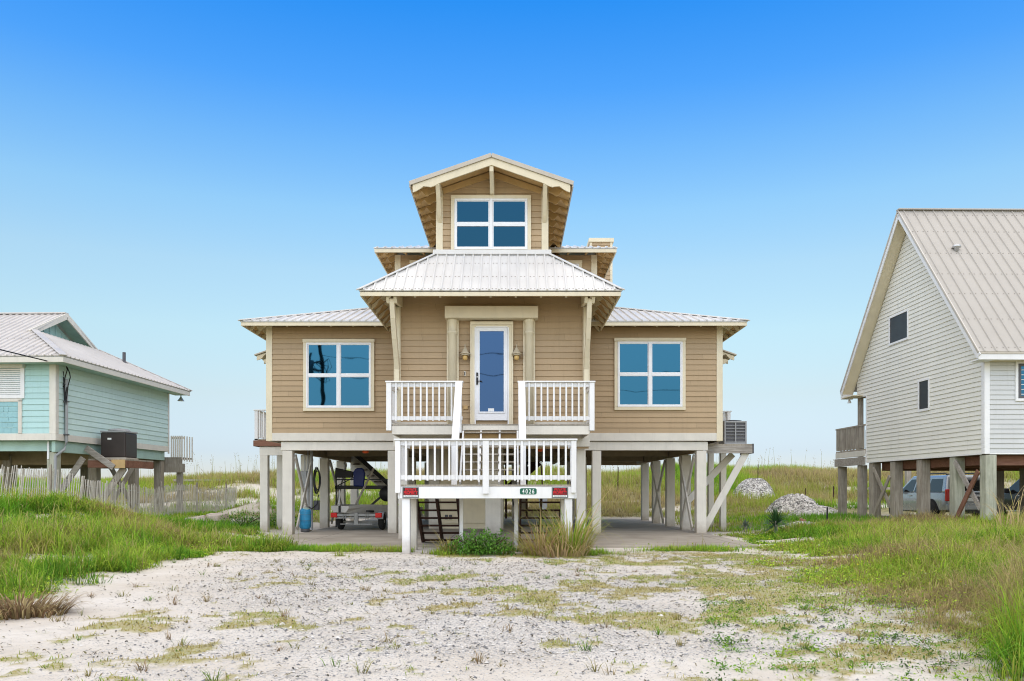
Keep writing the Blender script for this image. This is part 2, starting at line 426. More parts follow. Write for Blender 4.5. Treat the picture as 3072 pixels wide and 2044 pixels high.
def near_r(x, y): return sm((x-.575*y-.05)/.3)*sm((9.6-y)/1.2)*(x < 9)
def masks(x, y):
    """grass-covered soil, gravel density, creeping grass mats"""
    n = fbm(x*.9, y*.9, 41, 4)-.5
    left = sm((edge_l(y)-x+n*1.6)/.7)
    right = sm((x-edge_r(y)+n*2.6)/1.3)
    front = sm((fbm(x*1.6+2,y*1.9,95,3)-.36-.12*np.exp(-((x+.3)/2.4)**2)*-1)/.12)*sm((y-16.35+n*4.2-.35*np.cos(x*1.3))/.35)*sm((18.55-y)/.3)*sm((x+4.9+n*3)/.5)*sm((2.0-x+n*2)/.5)
    tuft = sm((y-16.9+n*1.6)/.3)*sm((18.3-y)/.3)*(np.exp(-((x+5.2)/.9)**2)+np.exp(-((x-3.9)/.8)**2))
    back = sm((y-35.2)/.8)
    g = np.clip(np.maximum.reduce([left, right, front*.95, np.clip(tuft,0,1), back]), 0, 1)
    g = np.maximum(g, near_r(x, y)*(fbm(x*1.3,y*1.3,91,3) > .36))
    # bare sandy gaps in the banks
    g = g*(1-.75*sm((fbm(x*1.7+3, y*1.7, 87, 3)-.57)/.05)*sm((21-y)/3)*(1-.7*(x>0)*sm((y-9)/1))*(1-(x<0)*sm((14.5-y)/1.5))*sm((fbm(x*.4, y*.4+7, 88, 2)-.40)/.1))
    gap = sm((fbm(x*.55+8, y*.55+2, 77, 3)-.60)/.06)
    g = g*(1-.85*gap*sm((y-9)/2)*(1-.75*sm((y-23)/3)))
    p1 = 1.5*np.exp(-(((x+10.0)/1.2)**2+((y-30.6)/1.9)**2)*1.3)*sm((fbm(x*1.4,y*1.4,94,3)-.36)/.12); p2 = np.exp(-((x+8.3)/.55)**2-((y-21.6)/.5)**2); p3 = np.exp(-((x+9.0)/.45)**2-((y-18.2)/.4)**2)
    g = g*(1-np.clip(p1+p2+p3,0,1)*.95)
    inslab = (x > -6.0)*(x < 5.55)*(y > 18.4)*(y < 35.3); g = g*(1-inslab)
    g = g*(1-.9*sm((fbm(x*.28+5,y*.45,97,3)-.585)/.04)*sm((y-35)/2)*sm((49-y)/3))
    drive = (1-np.clip(left+right,0,1))*sm((17.4-y)/1.5)
    gr = .6*fbm(x*.42, y*.42, 51, 4)+.4*fbm(x*.16+4, y*1.0, 52, 3)
    grav = drive*np.clip((gr-.40)*3.8+.22+.42*np.exp(-((x+.8)/3.2)**2-((y-10.5)/3.2)**2), .10, 1)*sm((x+4.9+.16*(y-8))/2.4)
    f = .55*fbm(x*2.6+5, y*2.6, 61, 4)+.45*fbm(x*.75, y*.75, 62, 3); f2 = fbm(x*7, y*7, 66, 3)
    w = .055*sm((x+1.0)/2.5)+.03*sm((x-1.5)/2)+.07*sm((y-14.3)/2)*sm((x-1.2)/1.2)+.06*sm((y-14.6)/1.5)*sm((-2.6-x)/1)-.05*sm((-3.2-x)/1.5)*sm((14-y)/1.5)-.02*sm((y-12)/2)*sm((1.0-x)/2)*sm((16-y)/1.)
    mat = drive*sm((f+.26*(f2-.5)-.600+w*1.25+.012)/.06)
    return g, grav, mat

def build_ground():
    z = H(XX, YY)
    g, gv, mt = masks(XX, YY)
    mt = mt*(np.abs(XX) < 9)*(YY > 4.6)
    far = np.clip((np.abs(XX)-40)/40, 0, 1); g = np.maximum(g, far)
    z = z + .018*mt*(fbm(XX*14, YY*14, 4, 2)) + .008*gv*(vnoise(XX*22, YY*22, 8)-.5)
    ny, nx = XX.shape
    co = np.stack([XX, YY, z], -1).reshape(-1,3).astype(np.float32)
    idx = np.arange(nx*ny).reshape(ny,nx)
    q = np.stack([idx[:-1,:-1], idx[:-1,1:], idx[1:,1:], idx[1:,:-1]], -1).reshape(-1,4)
    me = bpy.data.meshes.new('ground')
    me.vertices.add(len(co)); me.vertices.foreach_set('co', co.ravel())
    me.loops.add(q.size); me.loops.foreach_set('vertex_index', q.ravel().astype(np.int32))
    me.polygons.add(len(q)); me.polygons.foreach_set('loop_start', (np.arange(len(q))*4).astype(np.int32))
    me.update()
    a = me.attributes.new('Mask', 'FLOAT_COLOR', 'POINT')
    c = np.stack([g, gv, mt, np.ones_like(g)], -1).astype(np.float32); a.data.foreach_set('color', c.ravel())
    me.polygons.foreach_set('use_smooth', np.ones(len(q), bool))
    m, nt, b, o = _nodes('sandy_ground')
    v = obj_coords(nt)
    at = nt.nodes.new('ShaderNodeAttribute'); at.attribute_name = 'Mask'
    sp = nt.nodes.new('ShaderNodeSeparateColor'); nt.links.new(at.outputs['Color'], sp.inputs[0])
    n1 = ramp(nt, noise(nt, v, .9, 6, .6), .32, .68); n2 = ramp(nt, noise(nt, v, 9, 5, .6), .3, .7)
    n3 = noise(nt, v, 55, 3, .6)
    sand = mixc(nt, n1, (.63, .57, .49), (.76, .715, .655))
    sand = mixc(nt, math_node(nt, 'MULTIPLY', n2, .30), sand, (.47, .42, .37))
    # small stones and shell grit
    cols = []
    def stones(scale, lo, hi, dens):
        nonlocal sand
        vo = nt.nodes.new('ShaderNodeTexVoronoi'); vo.inputs['Scale'].default_value = scale; vo.inputs['Randomness'].default_value = 1
        nt.links.new(v, vo.inputs['Vector'])
        sc = nt.nodes.new('ShaderNodeSeparateColor'); nt.links.new(vo.outputs['Color'], sc.inputs[0])
        on = math_node(nt, 'LESS_THAN', sc.outputs[0], math_node(nt, 'MULTIPLY', sp.outputs[1], dens))
        inside = math_node(nt, 'LESS_THAN', vo.outputs['Distance'], .42)
        f = math_node(nt, 'MULTIPLY', on, inside)
        tone = mixc(nt, sc.outputs[1], lo, hi)
        sand = mixc(nt, math_node(nt, 'MULTIPLY', f, .9), sand, tone)
    stones(44, (.15, .15, .158), (.66, .65, .63), .85)
    stones(95, (.20, .20, .205), (.60, .59, .58), .85)
    lit = math_node(nt, 'MULTIPLY', ramp(nt, noise(nt, obj_coords(nt, (1,1,1)), 26, 5, .7), .62, .70), .55)
    sand = mixc(nt, lit, sand, (.24, .20, .15))
    matn = ramp(nt, noise(nt, v, 38, 4, .7), .36, .66)
    matc = mixc(nt, ramp(nt, noise(nt, v, 2.3, 4), .35, .65), (.36, .285, .075), (.28, .28, .055))
    mf = math_node(nt, 'MULTIPLY', sp.outputs[2], math_node(nt, 'MULTIPLY_ADD', matn, .65, .40))
    t = mixc(nt, mf, sand, matc)
    soil = mixc(nt, ramp(nt, noise(nt, v, 3.5, 5), .35, .65), (.15, .155, .045), (.30, .265, .12))
    t = mixc(nt, math_node(nt, 'MULTIPLY', sp.outputs[0], .92), t, soil)
    nt.links.new(t, b.inputs['Base Color']); b.inputs['Roughness'].default_value = .95; b.inputs['Specular IOR Level'].default_value = .1
    hh = math_node(nt, 'ADD', math_node(nt, 'MULTIPLY', n2, .6), math_node(nt, 'MULTIPLY', n3, .5))
    bump(nt, b, hh, .55, .03)
    me.materials.append(m)
    ob = bpy.data.objects.new('ground', me); COL.objects.link(ob); ob['kind'] = 'structure'
build_ground()
# the gulf beyond the dunes
sm_, snt, sb, so = _nodes('sea_water')
sb.inputs['Base Color'].default_value = (.05, .16, .2, 1); sb.inputs['Roughness'].default_value = .15
bump(snt, sb, noise(snt, obj_coords(snt), .25, 5), .4, .5)
M['sea'] = sm_
MB().poly([(-6000,129,-.6),(6000,129,-.6),(6000,9000,-.6),(-6000,9000,-.6)]).build('sea', 'sea')['kind'] = 'structure'
# house slab
sl = MB().box(-6.15, 5.6, 18.25, 35.2, -.2, 0).build('concrete_slab', 'concrete', bevel=.012); sl['kind'] = 'structure'

# ------------------------------------------------------------------ vegetation as numpy blades
def mesh_np(name, co, quads, tris, col, mat, parent=None):
    me = bpy.data.meshes.new(name)
    me.vertices.add(len(co)); me.vertices.foreach_set('co', co.astype(np.float32).ravel())
    nl = quads.size+tris.size
    me.loops.add(nl); me.loops.foreach_set('vertex_index', np.concatenate([quads.ravel(), tris.ravel()]).astype(np.int32))
    st = np.concatenate([np.arange(len(quads))*4, quads.size+np.arange(len(tris))*3]).astype(np.int32)
    me.polygons.add(len(st)); me.polygons.foreach_set('loop_start', st); me.update()
    a = me.attributes.new('Col', 'FLOAT_COLOR', 'POINT')
    a.data.foreach_set('color', np.concatenate([col, np.ones((len(col),1))], 1).astype(np.float32).ravel())
    me.materials.append(M[mat])
    o = bpy.data.objects.new(name, me); COL.objects.link(o)
    if parent is not None: o.parent = parent
    return o
def blade_arrays(base, L, W, lean, az, col, curl=.5, rng=RNG):
    n = len(base)
    d = np.stack([np.cos(az), np.sin(az), np.zeros(n)], -1); up = np.array([0,0,1.])
    wa = az+np.pi/2+rng.normal(0,.5,n); w = np.stack([np.cos(wa), np.sin(wa), np.zeros(n)], -1)*W[:,None]/2
    l1 = lean*.45; l2 = lean*(.45+curl*1.3)
    m = base + L[:,None]*.55*(np.cos(l1)[:,None]*up+np.sin(l1)[:,None]*d)
    t = m + L[:,None]*.5*(np.cos(l2)[:,None]*up+np.sin(l2)[:,None]*d)
    co = np.stack([base-w, base+w, m-w*.8, m+w*.8, t], 1).reshape(-1,3)
    i = np.arange(n)*5
    q = np.stack([i,i+1,i+3,i+2], -1); tr = np.stack([i+2,i+3,i+4], -1)
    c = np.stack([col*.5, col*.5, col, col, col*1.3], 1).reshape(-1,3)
    return co, q, tr, np.clip(c,0,1)
def blades(name, base, L, W, lean, az, col, mat='grass', curl=.5, parent=None):
    co, q, t, c = blade_arrays(base, L, W, lean, az, col, curl)
    return mesh_np(name, co, q, t, c, mat, parent)
def leaves_mesh(name, cen, size, col, mat='leaf', parent=None, flat=.5, aspect=.5, rng=RNG):
    n = len(cen); az = rng.uniform(0,2*np.pi,n); el = rng.normal(0,flat,n)
    u = np.stack([np.cos(az)*np.cos(el), np.sin(az)*np.cos(el), np.sin(el)], -1)*size[:,None]
    w = np.stack([-np.sin(az), np.cos(az), rng.normal(0,.4,n)], -1); w /= np.linalg.norm(w,axis=1)[:,None]; w = w*(size*aspect)[:,None]
    co = np.stack([cen-u*.5, cen-u*.05+w*.5, cen+u*.5, cen-u*.05-w*.5], 1).reshape(-1,3)
    i = np.arange(n)*4; q = np.stack([i,i+1,i+2,i+3], -1)
    c = np.repeat(col, 4, 0)
    return mesh_np(name, co, q, np.zeros((0,3),int), c, mat, parent)

GREEN = np.array([.15,.36,.025]); BRIGHT = np.array([.40,.57,.05]); OLIVE = np.array([.36,.35,.08]); TAN = np.array([.52,.41,.20]); BROWN = np.array([.31,.20,.11])
def mixpal(k, *pal):
    """k in 0..1 picks along the palette"""
    k = np.clip(k,0,.9999)*(len(pal)-1); i = k.astype(int); f = (k-i)[:,None]
    P = np.array(pal); return P[i]*(1-f)+P[i+1]*f
def scatter(n, x0, x1, y0, y1):
    return RNG.uniform(x0,x1,n), RNG.uniform(y0,y1,n)

def in_view(x, y, m=1.5): return np.abs(x) < y*.66+m
def bank_grass():
    # --- left and right banks, in tufts
    for name, x0, x1, y0, y1, ntuft, per, lab in (('grass', -16, -5, 7.2, 24, 8200, 13, 'left'), ('grass', 2.4, 16, 5.2, 24, 9000, 13, 'right')):
        tx, ty = scatter(ntuft*3, x0, x1, y0, y1)
        g, gv, mt = masks(tx, ty)
        keep = (RNG.random(len(tx)) < g**1.5)&in_view(tx,ty); tx, ty = tx[keep], ty[keep]
        dens = np.clip(1.5*(12/np.maximum(ty,6))**.4, .7, 2.0)
        cnt = np.maximum(3, RNG.poisson(per*dens)); i = np.repeat(np.arange(len(tx)), cnt)
        rad = RNG.gamma(1.5, .06, len(i)); a = RNG.uniform(0,2*np.pi,len(i))
        x = tx[i]+rad*np.cos(a); y = ty[i]+rad*np.sin(a); z = H(x,y)-.01
        dry = fbm(x*.35, y*.35, 101, 3); tall = fbm(x*.5+9, y*.5, 111, 3)
        if lab == 'left':
            dr = (dry-.5)*1.7+.22+.42*sm((-9-x)/-4*-1)*0+.34*sm((14.5-y)/4)*sm((-6.2-x)/1.5)
            hgt = .10+.20*sm((tall-.38)/.3)+.18*sm((15-y)/4)*sm((-6.8-x)/1.5)+.12*np.exp(-((x+11)/2.2)**2-((y-19)/3)**2)
        else:
            dr = (dry-.5)*1.8+.28+.20*sm((y-13)/3)*sm((x-6.5)/3)-.2*sm((y-18)/2)*sm((9.5-x)/2)+.16*near_r(x,y)
            hgt = .07+.15*sm((x-edge_r(y)-.6)/2.0)*(.5+tall)+.38*near_r(x,y)
        L = hgt*RNG.uniform(.5,1.3,len(i))*RNG.uniform(.45,1.55,len(tx))[i]
        k = np.clip(dr+RNG.normal(0,.10,len(i))+RNG.normal(0,.2,len(tx))[i],0,1)
        col = mixpal(k, GREEN, BRIGHT, OLIVE*1.15, TAN*1.05, TAN*.8)*RNG.uniform(.75,1.2,len(i))[:,None]*RNG.uniform(.55,1.25,len(tx))[i][:,None]
        lean = np.clip(RNG.normal(1.05,.42,len(i)),.1,1.9); az = np.where(RNG.random(len(i))<.5, a, RNG.uniform(0,6.28,len(tx))[i])+RNG.normal(0,.7,len(i)); L = L*1.15
        W = RNG.uniform(.005,.011,len(i))*np.clip(y/10,.8,2.0)
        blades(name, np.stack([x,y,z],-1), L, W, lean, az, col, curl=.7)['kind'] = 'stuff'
    # --- low broad-leaved ground cover on both banks
    for x0, x1, y0, y1, n in ((-14,-5,7.8,22,46000),(2.2,14,5,22,52000)):
        x, y = scatter(n*2, x0, x1, y0, y1); g, gv, mt = masks(x,y)
        pn = fbm(x*.8, y*.8, 131, 3)
        keep = (RNG.random(len(x)) < np.clip(g*1.3,0,1)*np.clip(sm((pn-.42)/.16)+1.2*np.exp(-(np.minimum(np.abs(x-edge_l(y)),np.abs(x-edge_r(y)))/.7)**2),0,1))&in_view(x,y); x, y = x[keep], y[keep]
        z = H(x,y)+RNG.gamma(1.5,.03,len(x))
        col = mixpal(RNG.random(len(x)), GREEN, BRIGHT, BRIGHT*1.25, np.array([.32,.30,.04]))*RNG.uniform(.7,1.2,len(x))[:,None]
        leaves_mesh('weed_leaves', np.stack([x,y,z],-1), RNG.uniform(.02,.045,len(x))*np.clip(y/9,.8,1.6), col, 'grass', flat=.45, aspect=.6)['kind'] = 'stuff'
    # --- tiny yellow and white wildflowers in the banks
    x, y = scatter(3000, -14, 14, 8, 24); g, gv, mt = masks(x,y); keep = (g > .5)&in_view(x,y)&(np.abs(x) > 5)&(fbm(x*.7,y*.7,181,2) > .5); x, y = x[keep], y[keep]; n = len(x)
    leaves_mesh('wildflowers', np.stack([x,y,H(x,y)+RNG.uniform(.10,.24,n)],-1), RNG.uniform(.02,.04,n), mixpal((RNG.random(n) > .8)*.99, np.array([.80,.68,.06]), np.array([.80,.80,.76])), 'grass', flat=.4, aspect=.9)['kind'] = 'stuff'
    # --- grass strip at the slab edge and under the landing
    x, y = scatter(60000, -6.3, 5.4, 14.6, 18.6); g, gv, mt = masks(x,y)
    keep = (RNG.random(len(x)) < g**1.3); x, y = x[keep], y[keep]; n = len(x)
    k = np.clip((fbm(x*.9,y*.9,141,3)-.5)*1.6+.32+RNG.normal(0,.15,n),0,1)
    blades('grass', np.stack([x,y,H(x,y)],-1), RNG.uniform(.04,.15,n), RNG.uniform(.007,.014,n), np.abs(RNG.normal(.45,.3,n)), RNG.uniform(0,6.28,n),
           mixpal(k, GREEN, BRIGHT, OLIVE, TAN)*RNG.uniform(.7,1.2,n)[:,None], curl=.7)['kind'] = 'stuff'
    # --- creeping mats and stray tufts on the drive
    x, y = scatter(320000, -7, 6.2, 5.2, 17.6); g, gv, mt = masks(x,y)
    keep = (RNG.random(len(x)) < mt*.42); x, y = x[keep], y[keep]; n = len(x)
    k = np.clip((fbm(x*.8,y*.8,151,3)-.5)*2.2+.5+RNG.normal(0,.2,n),0,1)
    blades('mat_grass', np.stack([x,y,H(x,y)+.004],-1), RNG.uniform(.02,.06,n), RNG.uniform(.004,.008,n), np.abs(RNG.normal(1.2,.25,n)), RNG.uniform(0,6.28,n),
           mixpal(k, BRIGHT*.7, BRIGHT*.75, np.array([.42,.37,.075]), np.array([.46,.37,.12]))*RNG.uniform(.75,1.25,n)[:,None], curl=.4)['kind'] = 'stuff'
    tx, ty = scatter(210, -6.2, 5.5, 5.3, 15); g, gv, mt = masks(tx,ty); keep = (g < .3); tx, ty = tx[keep], ty[keep]
    i = np.repeat(np.arange(len(tx)), RNG.integers(8,26,len(tx))); n = len(i); a = RNG.uniform(0,6.28,n); rr = RNG.gamma(1.4,.02,n)
    x = tx[i]+rr*np.cos(a); y = ty[i]+rr*np.sin(a); kk = np.clip(RNG.random(len(tx))[i]+RNG.normal(0,.12,n),0,1)
    blades('grass_tufts', np.stack([x,y,H(x,y)],-1), RNG.uniform(.04,.13,n)*RNG.uniform(.5,1.2,len(tx))[i], RNG.uniform(.004,.008,n), np.abs(RNG.normal(1.15,.25,n)), a+RNG.normal(0,.4,n),
           mixpal(kk, GREEN*.9, OLIVE*.8, TAN*.8, BROWN)*RNG.uniform(.7,1.2,n)[:,None], curl=.3)['kind'] = 'stuff'
    # --- leafy seedlings in the right foreground
    tx, ty = scatter(230, 1.2, 4.4, 5.4, 9.5); keep = (np.abs(tx-edge_r(ty)) < 1.3); tx, ty = tx[keep], ty[keep]
    i = np.repeat(np.arange(len(tx)), RNG.integers(15,60,len(tx))); n = len(i); a = RNG.uniform(0,6.28,n); rr = RNG.gamma(1.6,.045,n)
    x = tx[i]+rr*np.cos(a); y = ty[i]+rr*np.sin(a)
    col = mixpal(RNG.random(len(tx))[i], np.array([.06,.11,.03]), GREEN, BRIGHT)*RNG.uniform(.7,1.2,n)[:,None]
    leaves_mesh('weed_leaves', np.stack([x,y,H(x,y)+RNG.gamma(1.5,.018,n)],-1), RNG.uniform(.018,.034,n), col, 'grass', flat=.5, aspect=.55)['kind'] = 'stuff'
    # --- dune and lot grass behind the houses
    tx, ty = scatter(66000, -40, 40, 23.5, 60)
    g, gv, mt = masks(tx,ty)
    ok = in_view(tx,ty,3)&~((tx>-6.6)&(tx<6.0)&(ty<35.6))&~((tx>12.6)&(ty<38)&(tx<26))&(RNG.random(len(tx)) < np.clip(g,.03,1)*np.clip(.8+(ty-34)/12,.8,1))
    tx, ty = tx[ok], ty[ok]
    i = np.repeat(np.arange(len(tx)), 7); n = len(i); a = RNG.uniform(0,6.28,n); rr = RNG.gamma(1.5,.10,n)
    x = tx[i]+rr*np.cos(a); y = ty[i]+rr*np.sin(a); far = sm((y-34)/8)
    k = np.clip((fbm(x*.18,y*.18,161,3)-.5)*2+.32+.22*far+.14*sm((x-4)/8)*far+RNG.normal(0,.14,n),0,1)
    col = mixpal(k, GREEN, BRIGHT*.95, OLIVE*1.08, TAN*1.02, TAN*.8)*RNG.uniform(.75,1.25,n)[:,None]
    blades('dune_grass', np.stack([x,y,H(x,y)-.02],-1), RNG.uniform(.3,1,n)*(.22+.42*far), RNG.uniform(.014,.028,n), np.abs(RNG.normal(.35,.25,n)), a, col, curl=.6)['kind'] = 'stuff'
    # sea oats: tall stalks with drooping heads along the crest
    tx, ty = scatter(420, -36, 36, 46, 56); n = len(tx); az = RNG.uniform(0,6.28,n)
    L = RNG.uniform(.8,1.7,n)
    co1 = blade_arrays(np.stack([tx,ty,H(tx,ty)],-1), L, np.full(n,.022), np.full(n,.16), az, np.tile(OLIVE*.9,(n,1)), .5)
    tip = co1[0].reshape(n,5,3)[:,4]
    i = np.repeat(np.arange(n),7); hd = tip[i]-np.stack([np.zeros(len(i)),np.zeros(len(i)),RNG.uniform(0,.3,len(i))],-1)+RNG.normal(0,.03,(len(i),3))
    mesh_np('sea_oats', co1[0], co1[1], co1[2], co1[3], 'grass')['kind'] = 'stuff'
    leaves_mesh('sea_oat_heads', hd, np.full(len(i),.075), np.tile(TAN*.75,(len(i),1)), 'grass', flat=1., aspect=.4)['kind'] = 'stuff'
bank_grass()

def litter():
    # dead stems and twigs lying flat on the sand
    x, y = scatter(30000, -6.5, 5.5, 5.2, 17); g, gv, mt = masks(x,y)
    keep = (g < .4)&(RNG.random(len(x)) < .30*(.35+gv)*np.clip(y/9,.5,1.4)); x, y = x[keep], y[keep]; n = len(x)
    az = RNG.normal(0,.7,n)+np.pi*RNG.integers(0,2,n); L = RNG.gamma(2,.017,n)+.012; W = RNG.uniform(.003,.009,n)
    d = np.stack([np.cos(az),np.sin(az),np.zeros(n)],-1); w = np.stack([-np.sin(az),np.cos(az),np.zeros(n)],-1)*W[:,None]
    b = np.stack([x,y,H(x,y)+.012],-1); m = b+d*(L*.5)[:,None]+np.array([0,0,1.])*RNG.uniform(0,.012,n)[:,None]; e = b+d*L[:,None]+w*RNG.uniform(-1,1,n)[:,None]
    up = np.array([0,0,.006])
    co = np.stack([b-w,b+w,m-w+up,m+w+up,e],1).reshape(-1,3); i = np.arange(n)*5
    col = mixpal(RNG.random(n), np.array([.03,.028,.025]), np.array([.10,.085,.06]), np.array([.20,.16,.10]), np.array([.13,.12,.04]))
    mesh_np('dead_stems', co, np.stack([i,i+1,i+3,i+2],-1), np.stack([i+2,i+3,i+4],-1), np.repeat(col,5,0), 'gravelmat')['kind'] = 'stuff'
    # long dry straw and seed stalks standing out of both banks
    for n0, x0, x1, y0, y1, Lr, pal in ((5200,-14,-5.6,8,22,(.25,.55),(OLIVE*1.2,TAN*1.1,BRIGHT)),(4200,3.5,14,6,22,(.18,.42),(TAN,BROWN*1.1,OLIVE*1.1,BRIGHT))):
        x, y = scatter(n0, x0, x1, y0, y1); g, gv, mt = masks(x,y); keep = (RNG.random(n0) < g*sm((fbm(x*.6,y*.6,171,3)-.38)/.2))&in_view(x,y); x, y = x[keep], y[keep]; n = len(x)
        blades('straw', np.stack([x,y,H(x,y)],-1), RNG.uniform(*Lr,n), RNG.uniform(.005,.010,n)*np.clip(y/10,.8,1.8), np.abs(RNG.normal(.5,.3,n)), RNG.uniform(0,6.28,n),
               mixpal(RNG.random(n),*pal)*RNG.uniform(.8,1.2,n)[:,None], curl=1.1)['kind'] = 'stuff'
litter()

# gravel: flattened stones on the drive
def gravel():
    x, y = scatter(150000, -6, 5, 5.2, 15.5); g, gv, mt = masks(x,y)
    keep = (RNG.random(len(x)) < gv**1.4*.45*np.clip(9/y,.3,1)); x, y = x[keep], y[keep]; n = len(x)
    r = RNG.gamma(3,.0024,n)+.003
    z = H(x,y)+r*.15; a = RNG.uniform(0,6.28,n); c = np.cos(a); s = np.sin(a)
    base = np.array([[1,0,0],[.2,.8,.1],[-.9,.2,0],[-.1,-.8,.05],[.1,0,.55]])
    bx = base[None]*RNG.uniform(.7,1.3,(n,5,1))*r[:,None,None]
    px = bx[...,0]*c[:,None]-bx[...,1]*s[:,None]; py = bx[...,0]*s[:,None]+bx[...,1]*c[:,None]
    co = np.stack([px+x[:,None], py+y[:,None], bx[...,2]+z[:,None]], -1).reshape(-1,3)
    i = np.arange(n)*5; tr = np.concatenate([np.stack([i+j,i+(j+1)%4,i+4],-1) for j in range(4)])
    k = RNG.random(n); col = mixpal(k, np.array([.10,.105,.115]), np.array([.26,.26,.27]), np.array([.62,.60,.57]), np.array([.74,.72,.69]))
    mesh_np('gravel', co, np.zeros((0,4),int), tr, np.repeat(col,5,0), 'gravelmat')['kind'] = 'stuff'
gravel()
# ------------------------------------------------------------------ main house
CX = -.51                                   # centre line of the house
house = tag(empty('beach_house', (CX, 23.3, 0)), 'large tan lap-sided house on stilts with front porch stairs and a gabled tower', 'house')
HO = (0, 23.3, 0)
def hp(name, mb, mat, parent=house, **k): return mb.build(name, mat, parent, off=HO, **k)
def he(name, mb, mat, parent=house, **k): return mb.each(name, mat, parent, off=HO, **k)

E = .1524
# walls
w = MB()
for s in (-1, 1):
    x0, x1 = sorted((s*2.445, s*6.585))
    w.siding_x(x0, x1, 23.3, 2.9, 5.99, E)
    w.siding_y(23.3, 35, s*6.585, 2.9, 5.99, E, out=s)
    w.siding_y(20.3, 23.3, s*2.445, 2.4, 6.35, E, out=s)
w.siding_x(-2.445, 2.445, 20.3, 2.290, 6.35, E)
w.siding_x(-6.585, 6.585, 35, 2.9, 5.99, E, out=1)
hp('wall', w, 'tan')
t = MB()
gab = lambda z: 1.42 if z < 8.98 else max(0, 1.42-(z-8.98)/.347)
t.siding_x(lambda z: -gab(z), gab, 20.7, 7.2, 9.44, E)
for s in (-1, 1): t.siding_y(20.7, 26, s*1.42, 7.0, 8.98, E, out=s)
hp('tower_wall', t, 'tan')
t = MB().siding_x(-3.18, 3.18, 25.5, 6.4, 8.7, E)
for s in (-1, 1): t.siding_y(25.5, 32, s*3.18, 6.4, 8.7, E, out=s)
hp('rear_storey_wall', t, 'tan')
# corner boards, frieze, trim
t = MB()
for s in (-1, 1):
    for (hx, y, z0, z1, wd) in ((6.585, 23.3, 2.67, 5.99, .15), (2.445, 20.3, 2.965, 6.35, .15), (1.42, 20.7, 7.27, 9.02, .15), (3.18, 25.5, 6.6, 8.7, .16)):
        a, b = sorted((s*(hx-wd), s*(hx+.026)))
        t.box(a, b, y-.036, y+.1, z0, z1)
        a, b = sorted((s*hx, s*(hx+.024))); t.box(a, b, y+.102, y+.2, z0, z1)
he('corner_board', t, 'cream', bevel=.006)
t = MB().box(-2.28, 2.28, 20.268, 20.3, 6.12, 6.3)
for s in (-1, 1):                          # gable frieze boards follow the rake
    p0 = Vector((s*1.27, 20.672, 8.93)); p1 = Vector((s*.06, 20.672, 9.35))
    t.beam(p0, p1, .03, .15, up=(0,0,1))
he('frieze_board', t, 'tan_flat', bevel=.005)
# skirt boards and beams under the wings
t = MB(); bm_ = MB()
for s in (-1, 1):
    a, b = sorted((s*2.43, s*6.435)); t.box(a, b, 23.262, 23.3, 2.672, 2.9)
    a, b = sorted((s*2.5, s*6.2)); bm_.box(a, b, 23.34, 23.46, 2.40, 2.655)
    t.box(*sorted((s*6.565, s*6.608)), 23.5, 35, 2.672, 2.9)
he('skirt_board', t, 'offwhite', bevel=.006); he('front_beam', bm_, 'offwhite', bevel=.008)
t = MB()
for s in (-1, 1):
    a, b = sorted((s*2.475, s*.80)); t.box(a, b, 20.225, 20.277, 2.34, 2.96)
he('landing_skirt', t, 'offwhite', bevel=.006)
# under-floor
t = MB().box(-6.55, 6.55, 23.48, 34.98, 2.73, 2.86); t.box(-2.43, 2.43, 20.32, 23.46, 2.73, 2.86)
for i in range(14):
    x = -6.2+i*.95; t.box(x-.02, x+.02, 23.48, 34.9, 2.66, 2.728)
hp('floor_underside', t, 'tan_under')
t = MB()
for s in (-1, 1):
    a, b = sorted((s*5.93, s*6.09)); t.box(a, b, 23.47, 35, 2.36, 2.655)
    a, b = sorted((s*2.35, s*2.2)); t.box(a, b, 20.6, 35, 2.36, 2.655)
for y in (27.9, 33.1): t.box(-5.92, 5.92, y-.06, y+.06, 2.42, 2.65)
t.box(2.6, 6.2, 35.02, 35.16, 2.33, 2.5)
he('floor_beam', t, 'tan_under', bevel=.006)
# stilts
P0 = None
def stilt(x, y, wx=.29, wy=.29, z1=2.4, z0=-.1):
    return hp('stilt', MB().box(x-wx/2, x+wx/2, y-wy/2, y+wy/2, z0, z1), 'offwhite', bevel=.012)
for s in (-1, 1):
    for y in (23.48, 25.5, 28.0, 30.7, 33.3): stilt(s*6.015, y, z1=2.39 if y < 24 else 2.355)
    for y in (23.48, 28.0, 33.3): stilt(s*2.97, y, .26, .28, z1=2.39)
    stilt(s*2.27, 20.62, .23, .26, z1=2.66, z0=-.1)
hp('stilt', MB().box(-.25, .19, 22.9, 23.25, -.1, 2.70), 'offwhite', bevel=.012)
for x in (-3.0, .6, 3.0): stilt(x, 34.9, .2, .2, 2.7)
# cross braces in the two outer rows
for s in (-1, 1):
    for (ya, yb) in ((23.6, 25.4), (28.1, 30.6)):
        he('cross_brace', MB().beam((s*5.85, ya, 2.25), (s*5.85, yb, .12), .17, .045, up=(1,0,0)).beam((s*5.80, ya, .12), (s*5.80, yb, 2.25), .17, .045, up=(1,0,0)), 'offwhite', bevel=.006)
